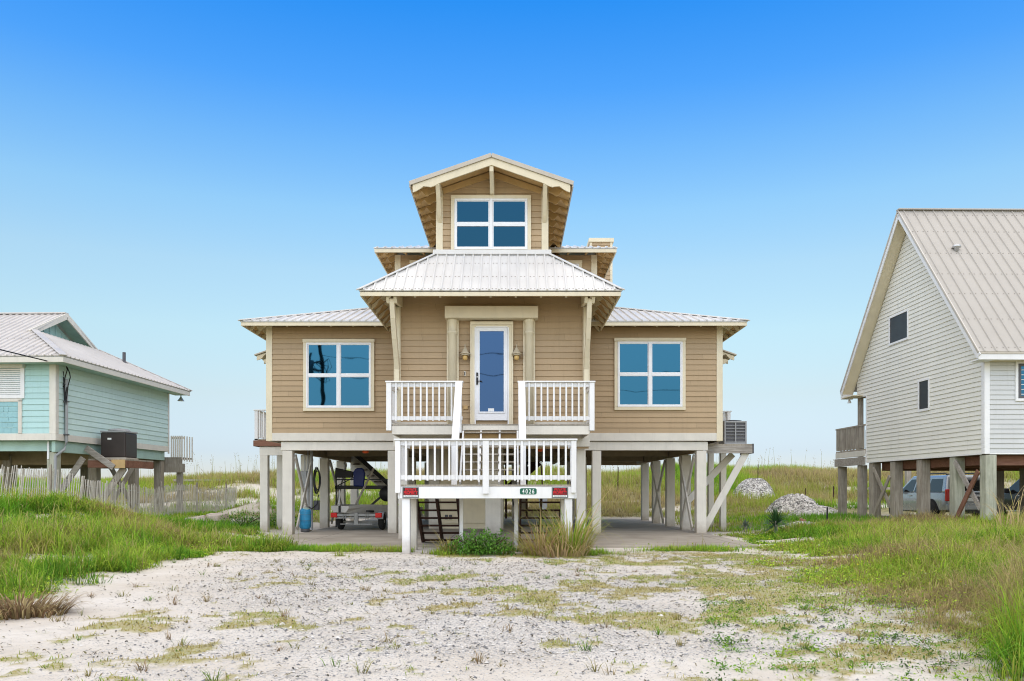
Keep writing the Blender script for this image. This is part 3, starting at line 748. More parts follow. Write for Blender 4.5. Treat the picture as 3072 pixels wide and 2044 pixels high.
# store room under the house
t = MB().siding_x(-1.85, .2, 26, .18, 2.7, .2); t.siding_y(26, 29.5, .2, .18, 2.7, .2, out=1); t.siding_y(26, 29.5, -2.16, .18, 2.7, .2, out=-1); t.box(-2.15, .18, 26.02, 29.4, 0.0, 2.69)
st = hp('storage_room', t, 'cream'); 
he('corner_board', MB().box(-2.18, -1.83, 25.93, 26.1, 0, 2.7).box(.06, .23, 25.95, 26.1, 0, 2.7), 'offwhite', st, bevel=.006)
v = hp('vent', MB().box(-1.68, -1.40, 25.95, 25.99, .27, .49), 'cream', st, bevel=.004)
hp('vent_opening', MB().box(-1.655, -1.555, 25.935, 25.948, .30, .45).box(-1.525, -1.425, 25.935, 25.948, .30, .45), 'dkgray', st)

# ---- roofs
zt, zp = 7.315, 5.99
r = MB(); S = MB()
sc = (.06, .75, 1.55)
yb = 26.0
r.roof([(-3.12,19.05,zp),(3.12,19.05,zp),(1.465,20.7,zt),(-1.465,20.7,zt)], screws=sc, start=.115, sm=S)
for s in (-1, 1):
    r.roof([(s*3.12,19.05,zp),(s*3.12,yb,zp),(s*1.465,yb,zt),(s*1.465,20.7,zt)])
pr = hp('porch_roof', r, 'metal_roof'); hp('screw_heads', S, 'screw', pr)['kind'] = 'stuff'
h = MB()
for s in (-1, 1): h.beam((s*3.14,19.03,zp+.012),(s*1.46,20.7,zt+.03), .17, .035)
h.box(-1.52, 1.52, 20.6, 20.665, zt-.02, zt+.10)
hp('ridge_cap', h, 'metal_roof', pr, bevel=.01)
f = MB().box(-3.10, 3.10, 19.075, 19.115, zp-.135, zp-.035)
for s in (-1, 1): f.box(*sorted((s*3.06, s*3.10)), 19.117, yb, zp-.135, zp-.035)
he('fascia', f, 'cream', pr, bevel=.005)
sf = MB()
sf.poly([(-3.05,19.12,zp-.05),(3.05,19.12,zp-.05),(2.4,20.3,zp+.55),(-2.4,20.3,zp+.55)])
for s in (-1, 1): sf.poly([(s*3.05,19.12,zp-.05),(s*3.05,yb,zp-.05),(s*2.44,yb,zp+.46),(s*2.44,20.3,zp+.46)])
he('soffit', sf, 'tan_flat', pr)
def wave_rafter_x(mb, xa, xb, za, zb, y, th=.045, dep=.15):
    """rafter tail running along x (xa at the wall, xb at the eave) with an ogee lower edge"""
    n = 14; top = []; bot = []
    for i in range(n+1):
        k = i/n; x = xa+(xb-xa)*k; z = za+(zb-za)*k
        top.append((x, z)); bot.append((x, z-dep*(1-.35*k)+.115*math.exp(-((k-.64)/.12)**2)-.05*math.exp(-((k-.36)/.14)**2)))
    mb.prism(top+bot[::-1], 'y', y-th/2, y+th/2)
def rafter_y(mb, x, ya, yb_, za, zb, th=.045, dep=.12):
    n = 10; top = []; bot = []
    for i in range(n+1):
        k = i/n; y = ya+(yb_-ya)*k; z = za+(zb-za)*k
        top.append((y, z)); bot.append((y, z-dep*(1-.25*k)+.05*math.exp(-((k-.7)/.14)**2)))
    mb.prism(top+bot[::-1], 'x', x-th/2, x+th/2)
rt = MB()
for i in range(9): rafter_y(rt, -2.4+.6*i, 20.28, 19.13, zp+.53, zp-.06, dep=.13)
for s in (-1, 1):
    for i in range(7): wave_rafter_x(rt, s*2.47, s*3.04, zp+.42, zp-.06, 19.78+.58*i, dep=.16)
he('rafter_tail', rt, 'cream', pr)
# wing roof: low hip
ze, pw = 6.02, .333
r = MB(); yc = 29.12; run = yc-22.65; zr = ze+run*pw; rx = 7.16-run
r.roof([(-7.16,22.65,ze),(7.16,22.65,ze),(rx,yc,zr),(-rx,yc,zr)], screws=(.06,))
r.roof([(7.16,35.6,ze),(-7.16,35.6,ze),(-rx,yc,zr),(rx,yc,zr)])
for s in (-1, 1): r.roof([(s*7.16,22.65,ze),(s*7.16,35.6,ze),(s*rx,yc,zr)])
wr = hp('wing_roof', r, 'metal_roof')
h = MB()
for s in (-1, 1):
    h.beam((s*7.18,22.63,ze+.012),(s*rx,yc,zr+.03), .17, .035); h.beam((s*7.18,35.6,ze+.012),(s*rx,yc,zr+.03), .17, .035)
hp('ridge_cap', h, 'metal_roof', wr, bevel=.01)
f = MB()
for s in (-1, 1):
    f.box(*sorted((s*2.2, s*7.14)), 22.675, 22.715, ze-.135, ze-.035); f.box(*sorted((s*7.1, s*7.14)), 22.717, 35.58, ze-.135, ze-.035)
he('fascia', f, 'cream', wr, bevel=.005)
sf = MB()
for s in (-1, 1):
    sf.poly([(s*7.09,22.72,ze-.05),(s*2.2,22.72,ze-.05),(s*2.2,23.3,ze+.12),(s*6.58,23.3,ze+.12)])
    sf.poly([(s*7.09,22.72,ze-.05),(s*7.09,35.5,ze-.05),(s*6.58,35.5,ze+.12),(s*6.58,23.3,ze+.12)])
he('soffit', sf, 'tan_flat', wr)
rt = MB()
for s in (-1, 1):
    for i in range(7): rafter_y(rt, s*(2.75+.62*i), 23.28, 22.73, ze+.10, ze-.06, dep=.12)
    for i in range(8): wave_rafter_x(rt, s*6.61, s*7.08, ze+.09, ze-.06, 23.25+.6*i, dep=.16)
he('rafter_tail', rt, 'cream', wr)
# tower gable roof
zg, zg0 = 9.545, 8.845
r = MB()
for s in (-1, 1): r.roof([(s*2.02,19.9,zg0),(s*2.02,27.6,zg0),(0,27.6,zg),(0,19.9,zg)], th=.035)
gr = hp('tower_roof', r, 'roof_gray')
e = MB()
for s in (-1, 1):
    e.beam((s*2.03,19.885,zg0-.005),(0,19.885,zg-.005), .03, .10)
    e.box(*sorted((s*2.00, s*2.035)), 19.91, 27.6, zg0-.09, zg0-.0)
he('metal_edge', e, 'flash', gr, bevel=.004)
f = MB()
n = 22; top = []; bot = []
pts_t, pts_b = [], []
for i in range(2*n+1):
    x = -1.95+3.9*i/(2*n); z = zg-.055-abs(x)*.347; k = abs(x)/1.95
    pts_t.append((x, z)); pts_b.append((x, z-.185+(.06*math.exp(-((k-.86)/.05)**2)-.03*math.exp(-((k-.75)/.06)**2) if k > .6 else 0)))
f.prism(pts_t+pts_b[::-1], 'y', 19.91, 19.95)
hp('rake_board', f, 'cream', gr)
sf = MB()
for s in (-1, 1): sf.poly([(s*1.99,19.96,zg0-.06),(s*1.99,27.5,zg0-.06),(0,27.5,zg-.06),(0,19.96,zg-.06)])
he('soffit', sf, 'tan_flat', gr)
rt = MB()
for s in (-1, 1):
    for i in range(11): wave_rafter_x(rt, s*1.44, s*1.98, zg0+.13, zg0-.065, 20.35+.6*i, dep=.19, th=.05)
he('rafter_tail', rt, 'tan_flat', gr)
b = MB()                                     # slim knee braces under the gable
for x, zt_, zb_ in ((-1.34, 8.98, 8.12), (1.34, 8.98, 8.12), (0, 9.36, 8.83)):
    q = [(19.93, zt_), (19.93, zt_-.16), (20.1, zt_-.34), (20.5, zb_+.12), (20.66, zb_), (20.66, zb_+.2), (20.3, zt_-.2), (20.66, zt_-.2), (20.66, zt_)] if x else [(19.94, zt_), (19.94, zt_-.2), (20.5, zb_), (20.66, zb_), (20.66, zt_)]
    b.prism(q, 'x', x-.05, x+.05)
he('gable_bracket', b, 'cream', gr, bevel=.006)
hp('gable_post', MB().box(-.06, .06, 20.64, 20.675, 8.8, 9.38), 'cream', gr, bevel=.005)
# rear storey roof + chimney
z2 = 8.73
r = MB(); run = 3.4; yc = 24.8+run
r.roof([(-3.76,24.8,z2),(3.76,24.8,z2),(.36,yc,z2+run*.333),(-.36,yc,z2+run*.333)], rh=.035)
for s in (-1, 1): r.roof([(s*3.76,24.8,z2),(s*3.76,31.6,z2),(s*.36,yc,z2+run*.333)])
r.roof([(3.76,31.6,z2),(-3.76,31.6,z2),(-.36,yc,z2+run*.333),(.36,yc,z2+run*.333)])
rr = hp('rear_roof', r, 'metal_roof')
f = MB().box(-3.74, 3.74, 24.82, 24.86, z2-.14, z2-.035)
for s in (-1, 1): f.box(*sorted((s*3.70, s*3.74)), 24.862, 31.5, z2-.14, z2-.035)
he('fascia', f, 'cream', rr, bevel=.005)
sf = MB().poly([(-3.7,24.87,z2-.05),(3.7,24.87,z2-.05),(3.2,25.5,z2+.12),(-3.2,25.5,z2+.12)])
for s in (-1, 1): sf.poly([(s*3.7,24.87,z2-.05),(s*3.7,31.4,z2-.05),(s*3.19,31.4,z2+.1),(s*3.19,25.5,z2+.1)])
he('soffit', sf, 'tan_flat', rr)
rt = MB()
for i in range(13): rafter_y(rt, -3.4+.567*i, 25.48, 24.88, z2+.1, z2-.06, dep=.13)
for s in (-1, 1):
    for i in range(5): wave_rafter_x(rt, s*3.2, s*3.68, z2+.08, z2-.06, 25.25+.62*i, dep=.17)
he('rafter_tail', rt, 'tan_flat', rr)
ch = hp('chimney', MB().siding_x(3.31, 4.06, 28.6, 6.3, 10.1, E).siding_y(28.6, 29.4, 4.06, 6.3, 10.1, E, out=1).siding_y(28.6, 29.4, 3.31, 6.3, 10.1, E, out=-1).box(3.32, 4.05, 28.62, 29.38, 6.3, 10.1), 'tan')
hp('chimney_cap', MB().box(3.24, 4.13, 28.53, 29.47, 10.06, 10.2).box(3.28, 3.36, 28.575, 28.7, 6.6, 10.058).box(4.0, 4.085, 28.575, 28.7, 6.6, 10.058), 'cream', ch, bevel=.008)
# small side awnings
for s in (-1, 1):
    r = MB().roof([(s*7.45,24.8,5.43),(s*7.45,28,5.43),(s*6.62,28,5.71),(s*6.62,24.8,5.71)])
    aw = hp('side_awning', r, 'flash')
    rt = MB()
    for i in range(5): wave_rafter_x(rt, s*6.62, s*7.38, 5.66, 5.39, 24.86+.72*i, dep=.2)
    rt.prism([(s*6.62,5.2),(s*6.62,5.02),(s*7.1,5.16),(s*7.2,5.26),(s*7.1,5.3)], 'y', 24.84, 24.94)
    he('awning_bracket', rt, 'cream', aw)

# ---- windows
def window(x0, x1, z0, z1, y, tr=.092, head=True, glass='glass'):
    y = y-.008
    c = MB()
    c.box(x0, x1, y-.052, y-.0, z1-tr, z1); c.box(x0, x1, y-.052, y-.0, z0, z0+tr)
    c.box(x0, x0+tr, y-.05, y-.0, z0+tr, z1-tr); c.box(x1-tr, x1, y-.05, y-.0, z0+tr, z1-tr)
    if head: c.box(x0-.012, x1+.012, y-.075, y-.053, z1-tr*.8, z1+.015)
    wd = hp('window', c, 'cream', bevel=.006)
    a0, a1, b0, b1 = x0+tr, x1-tr, z0+tr, z1-tr
    f = MB(); g = MB(); fw = .04
    xm = (a0+a1)/2
    f.box(a0, a1, y-.058, y-.012, b1-fw, b1); f.box(a0, a1, y-.066, y-.012, b0, b0+fw)
    f.box(a0, a0+fw, y-.058, y-.012, b0+fw, b1-fw); f.box(a1-fw, a1, y-.058, y-.012, b0+fw, b1-fw)
    f.box(xm-.04, xm+.04, y-.062, y-.012, b0+fw, b1-fw)
    zm = (b0+b1)/2
    for u0, u1 in ((a0+fw, xm-.04), (xm+.04, a1-fw)):
        f.box(u0, u1, y-.050, y-.012, zm-.028, zm+.028)
        for q0, q1, dy in ((b0+fw, zm-.028, -.044), (zm+.028, b1-fw, -.034)):
            k = .028
            f.box(u0, u0+k, y+dy, y-.012, q0, q1); f.box(u1-k, u1, y+dy, y-.012, q0, q1)
            f.box(u0+k, u1-k, y+dy, y-.012, q0, q0+k*1.1); f.box(u0+k, u1-k, y+dy, y-.012, q1-k, q1)
            g.poly([(u0+k,y-.024,q0+k),(u1-k,y-.024,q0+k),(u1-k,y-.024,q1-k),(u0+k,y-.024,q1-k)])
    hp('frame', f, 'vinyl', wd, bevel=.004); hp('pane', g, glass, wd)
    return wd
window(-5.53, -3.47, 3.53, 5.60, 23.282)
window(3.47, 5.53, 3.56, 5.63, 23.282)
window(-1.06, 1.0, 7.335, 8.82, 20.682, head=False, glass='glass_high')
for s in (-1, 1): window(*sorted((s*1.75, s*2.72)), 7.0, 8.5, 25.482, glass='glass_high')

# ---- entrance
ln = hp('door_lintel', MB().box(-1.16, 1.16, 19.93, 20.29, 5.52, 5.82), 'cream', bevel=.01)
for s in (-1, 1):
    x = s*.96-.02
    c = MB().box(x-.15, x+.15, 20.19, 20.285, 2.82, 5.52)
    pl = hp('door_column', c, 'cream', bevel=.006)
    prof = [(.105,0),(.105,2.33),(.125,2.345),(.13,2.37),(.125,2.395),(.105,2.41),(.112,2.6),(.125,2.66),(.135,2.7)]
    hp('column_shaft', MB().lathe(prof, (x, 20.13, 2.82), 22), 'cream', pl, smooth=True)
dr = hp('door', MB().box(-.40, .40, 20.215, 20.26, 3.0, 5.34), 'vinyl', bevel=.006)
t = MB().box(-.52, -.405, 20.20, 20.285, 2.84, 5.46).box(.405, .52, 20.20, 20.285, 2.84, 5.46).box(-.405, .405, 20.20, 20.285, 5.345, 5.46)
t.box(-.54, .54, 20.17, 20.198, 5.40, 5.485).box(-.54, -.50, 20.172, 20.198, 2.84, 5.4).box(.50, .54, 20.172, 20.198, 2.84, 5.4)
hp('door_casing', t, 'cream', dr, bevel=.006)
hp('door_jamb', MB().box(.40, .43, 20.19, 20.199, 2.9, 5.34).box(-.43, -.40, 20.19, 20.199, 2.9, 5.34).box(-.40, .40, 20.19, 20.199, 5.33, 5.36), 'vinyl', dr, bevel=.003)
hp('pane', MB().poly([(-.30,20.212,3.22),(.30,20.212,3.22),(.30,20.212,5.24),(-.30,20.212,5.24)]), 'glass_door', dr)
f = MB().box(-.335, -.302, 20.195, 20.213, 3.18, 5.28).box(.302, .335, 20.195, 20.213, 3.18, 5.28).box(-.302, .302, 20.195, 20.213, 5.24, 5.28).box(-.302, .302, 20.195, 20.213, 3.18, 3.22)
hp('glazing_bead', f, 'vinyl', dr, bevel=.004)
hd = MB().box(-.385, -.343, 20.185, 20.214, 3.9, 4.2).tube([(-.364,20.16,3.98),(-.27,20.15,3.985),(-.24,20.15,3.96)], .011, 8).tube([(-.364,20.19,3.98),(-.364,20.155,3.98)], .014, 8)
hp('handle', hd, 'black', dr)
hp('lock_cylinder', MB().tube([(-.364,20.186,4.09),(-.364,20.176,4.09)], .016, 12), 'galv', dr)
hp('sticker', MB().box(-.09, .06, 20.207, 20.2105, 3.225, 3.30), 'sign_white', dr)
hp('doorbell', MB().box(-.70, -.655, 20.245, 20.285, 4.12, 4.24), 'offwhite', bevel=.006)
hp('doorbell_button', MB().box(-.690, -.668, 20.238, 20.244, 4.135, 4.225), 'black')
hp('outlet_cover', MB().box(-.72, -.60, 20.255, 20.285, 3.28, 3.38), 'tan_flat', bevel=.008)

# ---- large brackets at the porch corners
for s in (-1, 1):
    xc = s*2.37
    b = MB()
    for dx in (-.088, .088):               # pair of arms
        b.prism([(19.16,6.02),(19.16,5.84),(19.26,5.73),(20.26,5.86),(20.26,6.14),(20.2,6.14)], 'x', xc+dx-.038, xc+dx+.038)
    br = hp('roof_bracket', b, 'cream', bevel=.006)
    k = MB()                               # curved brace built of straight lengths
    pts = [(19.30,5.86),(19.47,5.42),(19.72,4.98),(20.0,4.58),(20.17,4.30),(20.19,3.98)]
    for i in range(len(pts)-1):
        a, c_ = pts[i], pts[i+1]
        k.beam((xc,a[0],a[1]),(xc,c_[0],c_[1]-.012), .115, .17, up=(0,1,.4))
    he('brace', k, 'cream', br, bevel=.008)
    hp('wall_plate', MB().box(xc-.06, xc+.06, 20.2, 20.262, 4.3, 5.86), 'cream', br, bevel=.006)
    hp('bolt', MB().tube([(xc,20.02,4.44),(xc,20.06,4.47)], .018, 8), 'brown', br)

# ---- railings
def railing(name, x0, x1, y, zd, ztop, nb, post_l=True, post_r=True, post_drop=.2, zb=.12, cap_over=.02, mid=False, pw=.12):
    rl = hp(name, MB().box(x0-cap_over, x1+cap_over, y-.09, y+.06, ztop-.035, ztop), 'white', bevel=.006)
    a0 = x0+(pw if post_l else 0); a1 = x1-(pw if post_r else 0)
    hp('top_rail', MB().box(a0, a1, y-.02, y+.02, ztop-.135, ztop-.04), 'white', rl, bevel=.004)
    hp('bottom_rail', MB().box(a0, a1, y-.02, y+.02, zd+zb-.03, zd+zb+.06), 'white', rl, bevel=.004)
    for on, xx in ((post_l, x0), (post_r, x1-pw)):
        if on: hp('post', MB().box(xx, xx+pw, y-.07, y+.05, zd-post_drop, ztop-.037), 'white', rl, bevel=.006)
    if mid: hp('post', MB().box(mid-.065, mid+.065, y-.072, y+.05, zd-post_drop-.02, ztop-.037), 'white', rl, bevel=.006)
    for i in range(nb):
        x = a0+(a1-a0)*(i+.75)/(nb+.5)
        if mid and abs(x-mid) < .11: continue
        j = random.uniform(-.004, .004)
        hp('baluster', MB().box(x-.0195+j, x+.0195+j, y-.061, y-.0225, zd+zb-.05, ztop-.04), 'white', rl, bevel=.003)
    return rl
# upper landing
ud = MB().box(-2.34, 2.34, 18.98, 20.24, 2.775, 2.81)
hp('porch_deck', ud, 'gray_wood')
rm = MB()
for s in (-1, 1): rm.box(*sorted((s*2.33, s*.83)), 18.99, 19.03, 2.56, 2.772); rm.box(*sorted((s*2.29, s*2.33)), 19.032, 20.24, 2.56, 2.772)
rm.box(-.66, .66, 18.985, 19.025, 2.66, 2.812)
he('porch_rim', rm, 'offwhite', bevel=.006)
railing('porch_railing', -2.455, -.66, 19.0, 2.81, 3.82, 11, post_r=False, post_drop=.16)
railing('porch_railing', .66, 2.455, 19.0, 2.81, 3.82, 11, post_l=False, post_drop=.16)
for s in (-1, 1):
    rl = hp('side_railing', MB().box(*sorted((s*2.34, s*2.46)), 19.065, 20.25, 3.785, 3.82), 'white', bevel=.005)
    he('side_rail', MB().box(*sorted((s*2.38, s*2.42)), 19.065, 20.25, 3.68, 3.78).box(*sorted((s*2.38, s*2.42)), 19.065, 20.25, 2.9, 2.99), 'white', rl)
    for i in range(7): y = 19.2+.15*i; hp('baluster', MB().box(*sorted((s*2.42, s*2.46)), y, y+.04, 2.88, 3.78), 'white', rl)
# up flight from lower to upper landing
tr = MB()
for k in range(1, 8):
    z = 1.36+.18*k; y = 17.75+(k-1)*.185; tr.box(-.60, .60, y, y+.25, z-.035, z)
sg = MB()
fl = hp('stair_flight', MB().beam((-.22,17.80,1.36),(-.22,19.04,2.58), .04, .2), 'white')
for x in (-.64, .22, .64): sg.beam((x,17.80,1.36),(x,19.04,2.58), .04, .2)
he('stringer', sg, 'white', fl); he('tread', tr, 'gray_wood', fl, bevel=.005)
hp('riser_board', MB().box(-.62, .62, 19.06, 19.09, 2.36, 2.64), 'tan_flat', fl)
for s in (-1, 1):
    hr = MB(); hr.beam((s*.74,18.93,3.80),(s*.74,17.66,2.28), .165, .04)
    hl = hp('handrail', hr, 'white', fl, bevel=.006)
    hp('stair_post', MB().box(s*.74-.06, s*.74+.06, 18.95, 19.07, 2.6, 3.77), 'white', fl, bevel=.005)
    hp('stair_post', MB().box(s*.755-.06, s*.755+.06, 17.56, 17.68, 1.30, 2.24), 'white', fl, bevel=.005)
    hp('rail_board', MB().beam((s*.74,18.93,3.70),(s*.74,17.66,2.18), .04, .1), 'white', fl)
    hp('rail_board', MB().beam((s*.74,18.93,2.98),(s*.74,17.66,1.5), .04, .09), 'white', fl)
    for k in range(6):
        y = 17.85+.185*k; z = 2.2+(y-17.66)*1.197
        hp('baluster', MB().box(s*.74-.02, s*.74+.02, y, y+.038, z-.68, z+.02), 'white', fl)
# lower landing
lo = hp('lower_landing', MB().box(-1.79, 1.79, 16.46, 17.72, 1.325, 1.36), 'gray_wood', bevel=.004)
he('rim_board', MB().box(-1.79, 1.79, 16.47, 16.51, 1.075, 1.322).box(-1.79, -1.75, 16.512, 17.7, 1.075, 1.322).box(1.75, 1.79, 16.512, 17.7, 1.075, 1.322).box(-1.84, -1.79, 16.53, 16.57, 1.07, 1.2).box(1.79, 1.84, 16.53, 16.57, 1.07, 1.2), 'white', lo, bevel=.006)
for s in (-1, 1):
    he('leg', MB().box(*sorted((s*1.59, s*1.75)), 16.515, 16.70, -.2, 1.073), 'white', lo, bevel=.008)
    he('leg', MB().box(*sorted((s*1.57, s*1.73)), 17.52, 17.69, -.2, 1.32), 'offwhite', lo, bevel=.008)
    he('leg', MB().box(*sorted((s*.56, s*.64)), 17.60, 17.68, -.2, 1.32), 'white', lo, bevel=.005)
railing('landing_railing', -1.875, 1.825, 16.45, 1.36, 2.295, 23, post_drop=.17, zb=.13, mid=-.025, pw=.107)
for s in (-1, 1):
    rl = hp('side_railing', MB().box(*sorted((s*1.70, s*1.82)), 16.515, 17.7, 2.26, 2.295), 'white', bevel=.005)
    he('side_rail', MB().box(*sorted((s*1.74, s*1.78)), 16.515, 17.7, 2.16, 2.255).box(*sorted((s*1.74, s*1.78)), 16.515, 17.7, 1.46, 1.55), 'white', rl)
    for i in range(7): y = 16.65+.15*i; hp('baluster', MB().box(*sorted((s*1.781, s*1.819)), y, y+.04, 1.44, 2.255), 'white', rl)
# two dark flights from the lower landing back down to the slab
for s in (-1, 1):
    tr = MB()
    for k in range(1, 8):
        z = 1.36-.185*k; y = 17.70+.25*(k-1); tr.box(*sorted((s*.72, s*1.60)), y, y+.26, z-.038, z)
    fl = hp('stair_flight', MB().beam((s*1.16,17.72,1.17),(s*1.16,19.46,-.10), .045, .24), 'brown')
    he('tread', tr, 'brown', fl, bevel=.004)
    sg = MB()
    for x in (.70, 1.62): sg.beam((s*x,17.72,1.17),(s*x,19.46,-.10), .045, .24)
    he('stringer', sg, 'brown', fl)
    hp('handrail', MB().beam((s*.70,17.75,2.1),(s*.70,19.45,.85), .04, .09).box(s*.70-.03, s*.70+.03, 19.38, 19.46, 0, .9), 'gray_wood', fl)

# ---- side decks
dk = hp('side_deck', MB().box(-7.5, -6.62, 25.0, 28.2, 2.80, 2.84), 'gray_wood')
he('rim_board', MB().box(-7.52, -6.62, 24.96, 25.0, 2.61, 2.79).box(-7.54, -7.5, 25.0, 28.2, 2.61, 2.79), 'rust_wood', dk, bevel=.005)
hp('deck_beam', MB().box(-7.35, -6.3, 25.02, 25.14, 2.33, 2.6), 'offwhite', dk, bevel=.006)
for x, y in ((-7.22, 25.12), (-7.22, 26.9)): he('leg', MB().box(x-.12, x+.12, y-.1, y+.12, -.1, 2.33 if y < 26 else 2.6), 'offwhite', dk, bevel=.008)
def deck_rail(root, x0, x1, y0, y1, zd, zt_):
    rl = hp('railing', MB().box(x0-.03, x1, y0-.03, y0+.06, zt_-.03, zt_).box(x0-.03, x0+.06, y0+.06, y1, zt_-.03, zt_) if x0 < 0 else MB().box(x0, x1+.03, y0-.03, y0+.06, zt_-.03, zt_).box(x1-.06, x1+.03, y0+.06, y1, zt_-.03, zt_), 'white', root)
    xo = x0 if x0 < 0 else x1-.1
    hp('post', MB().box(xo, xo+.1, y0, y0+.1, zd-.2, zt_-.03), 'white', rl)
    n = int((x1-x0)/.13)
    for i in range(1, n): hp('baluster', MB().box(x0+i*.13, x0+i*.13+.035, y0, y0+.035, zd+.05, zt_-.03), 'white', rl)
    for i in range(1, 8): hp('baluster', MB().box(xo+.03, xo+.065, y0+.1+i*.15, y0+.135+i*.15, zd+.05, zt_-.03), 'white', rl)
deck_rail(dk, -7.5, -6.62, 25.0, 28.0, 2.84, 3.75)
dk = hp('side_deck', MB().box(6.62, 7.5, 25.7, 28.9, 2.80, 2.84).box(6.62, 7.5, 25.66, 25.698, 2.6, 2.79), 'gray_wood')
for y in (26.0, 27.6): he('leg', MB().box(7.24, 7.42, y-.1, y+.1, -.1, 2.8), 'offwhite', dk, bevel=.008)
deck_rail(dk, 6.62, 7.5, 25.7, 28.7, 2.84, 3.78)
pf = hp('equipment_shelf', MB().box(6.25, 7.62, 23.72, 25.0, 2.56, 2.61), 'gray_wood')
he('rim_board', MB().box(6.22, 7.6, 23.70, 23.745, 2.33, 2.558), 'gray_board', pf, bevel=.005)
hp('rim_end', MB().box(7.6, 7.645, 23.70, 25.0, 2.33, 2.615), 'dkgray', pf)
he('brace', MB().beam((7.45,23.83,2.36),(6.2,23.83,.08), .2, .05, up=(0,1,0)), 'offwhite', pf, bevel=.006)
he('brace', MB().beam((7.35,24.9,2.36),(5.95,24.9,.9), .2, .05, up=(0,1,0)), 'offwhite', pf, bevel=.006)
# rear deck and stair seen under the house
rk = hp('rear_deck', MB().box(-.4, 1.7, 35.1, 37.5, 2.42, 2.86), 'brown')
hp('rear_stair', MB().beam((1.7,35.6,2.5),(.1,35.6,1.1), .05, .34, up=(0,0,1)), 'brown', rk)
for x in (-.2, .25, .7, 1.15): he('rear_post', MB().box(x-.045, x+.045, 35.2, 35.3, .0, 2.42), 'brown', rk)
he('leg', MB().box(.95, 1.15, 37.0, 37.2, -.1, 2.42), 'gray_wood', rk); he('leg', MB().box(-.3, -.1, 37.0, 37.2, -.1, 2.42), 'gray_wood', rk)
st = hp('rear_stair', MB().beam((-6.0,32.2,2.55),(-3.1,32.2,.1), .06, .3, up=(0,0,1)), 'offwhite')
hp('rail', MB().beam((-5.72,31.9,2.68),(-3.9,31.9,1.05), .05, .16, up=(0,0,1)), 'black', st)
for i in range(9):
    x = -5.7+.28*i; he('tread', MB().box(x-.12, x+.14, 31.95, 33.0, 2.26-.235*i, 2.30-.235*i), 'brown', st)
# pipes on the second stilt of the left row
pp = hp('utility_riser', MB().tube([(-5.78,25.2,.0),(-5.78,25.2,2.6)], .05, 10).tube([(-5.9,25.25,.3),(-5.9,25.25,2.6)], .02, 8).tube([(-5.99,25.22,.9),(-5.99,25.22,2.6)], .018, 8), 'gray_metal')
he('meter_box', MB().box(-5.72, -5.55, 25.2, 25.35, .62, .92), 'dkgray', pp, bevel=.01)
he('meter_box', MB().box(-6.12, -5.92, 25.15, 25.3, 1.35, 1.85), 'gray_metal', pp, bevel=.01)
hs = MB()
for j in range(4):
    pts = [(-5.62+.09*math.cos(t)+.02*j, 25.2-.03*j, 1.55+.42*math.sin(t)*(1-.1*j)) for t in np.linspace(0, 6.28, 20)]
    hs.tube(pts, .018, 6)
hs.tube([(-5.55,25.2,1.1),(-5.58,25.1,.8),(-5.75,25.1,.66),(-5.85,25.15,.72)], .02, 6)
tag(hp('hose_coil', hs, 'black', None), 'coiled black hose hanging on the second left stilt', 'hose').location = (CX, 23.3, 0)

# ---- things fixed to or standing by the house (own top-level objects)
def lamp(x, lab):
    r = tag(empty('wall_lamp', (CX+x, 20.13, 4.6)), lab, 'lamp', 'porch lanterns beside the door')
    MB().lathe([(.012,.30),(.014,.22),(.03,.21),(.05,.17),(.085,.10),(.125,.07),(.135,.05),(.10,.045)][::-1], (0,0,0), 20).build('lamp_shade', 'bronze', r, smooth=True)
    MB().lathe([(.105,.038),(.108,.018),(.09,.015)][::-1], (0,0,0), 20).build('shade_ring', 'bronze', r, smooth=True)
    MB().lathe([(.02,-.10),(.055,-.08),(.062,-.03),(.06,.012)], (0,0,0), 16).build('globe', 'lantern', r, smooth=True)
    MB().box(-.05,.05,.115,.165,-.02,.16).tube([(0,.12,.12),(0,.05,.2),(0,0,.2)], .013, 8).build('wall_arm', 'bronze', r)
    return r
lamp(-.665, 'cream bell-shaped lantern on the wall left of the front door')
lamp(.625, 'cream bell-shaped lantern on the wall right of the front door')
for x, y, z, lab in ((-3.9, 24.2, 2.40, 'small orange lamp under the left wing above the boat trailer'), (1.35, 24.0, 2.44, 'small orange lamp under the house behind the right stairs')):
    o = MB().lathe([(.02,-.05),(.07,-.04),(.10,-.015),(.105,0),(.03,.25)], (0,0,0), 18).build('ceiling_lamp', 'orange', None, smooth=True)
    o.location = (CX+x, y, z); tag(o, lab, 'lamp', 'orange lamps under the house')
def private_sign(x, lab):
    r = tag(empty('private_property_sign', (CX+x, 16.462, 1.195)), lab, 'sign', 'private property signs on the landing')
    w, hh = .169, .112
    MB().box(-w,w,0,.008,-hh,hh).build('sign_frame', 'sign_frame', r, bevel=.004)
    MB().box(-w+.02,w-.02,-.004,-.0005,-hh+.02,hh-.016).build('black_panel', 'sign_black', r)
    text_mesh('lettering', 'PRIVATE', .076, 'sign_red', r, (0,-.0065,.064), width=.23, bold=.002)
    text_mesh('lettering', 'PROPERTY', .088, 'sign_red', r, (0,-.0065,0.001), width=.285, bold=.003)
    MB().box(-w+.026,w-.026,-.007,-.0045,-.044,-.039).build('red_line', 'sign_red', r)
    MB().box(-w+.024,w-.024,-.0075,-.0045,-.088,-.052).build('white_strip', 'sign_white', r)
    text_mesh('lettering', 'VIOLATORS PROSECUTED', .03, 'sign_black', r, (0,-.0095,-.069), width=.25, ext=.0012)
private_sign(-1.566, 'red and black private property sign near the left end of the landing')
private_sign(1.492, 'red and black private property sign at the right end beside the house number')
r = tag(empty('house_number_sign', (CX+.843, 16.462, 1.222)), 'green house number plate reading 4026 on the landing rim', 'sign')
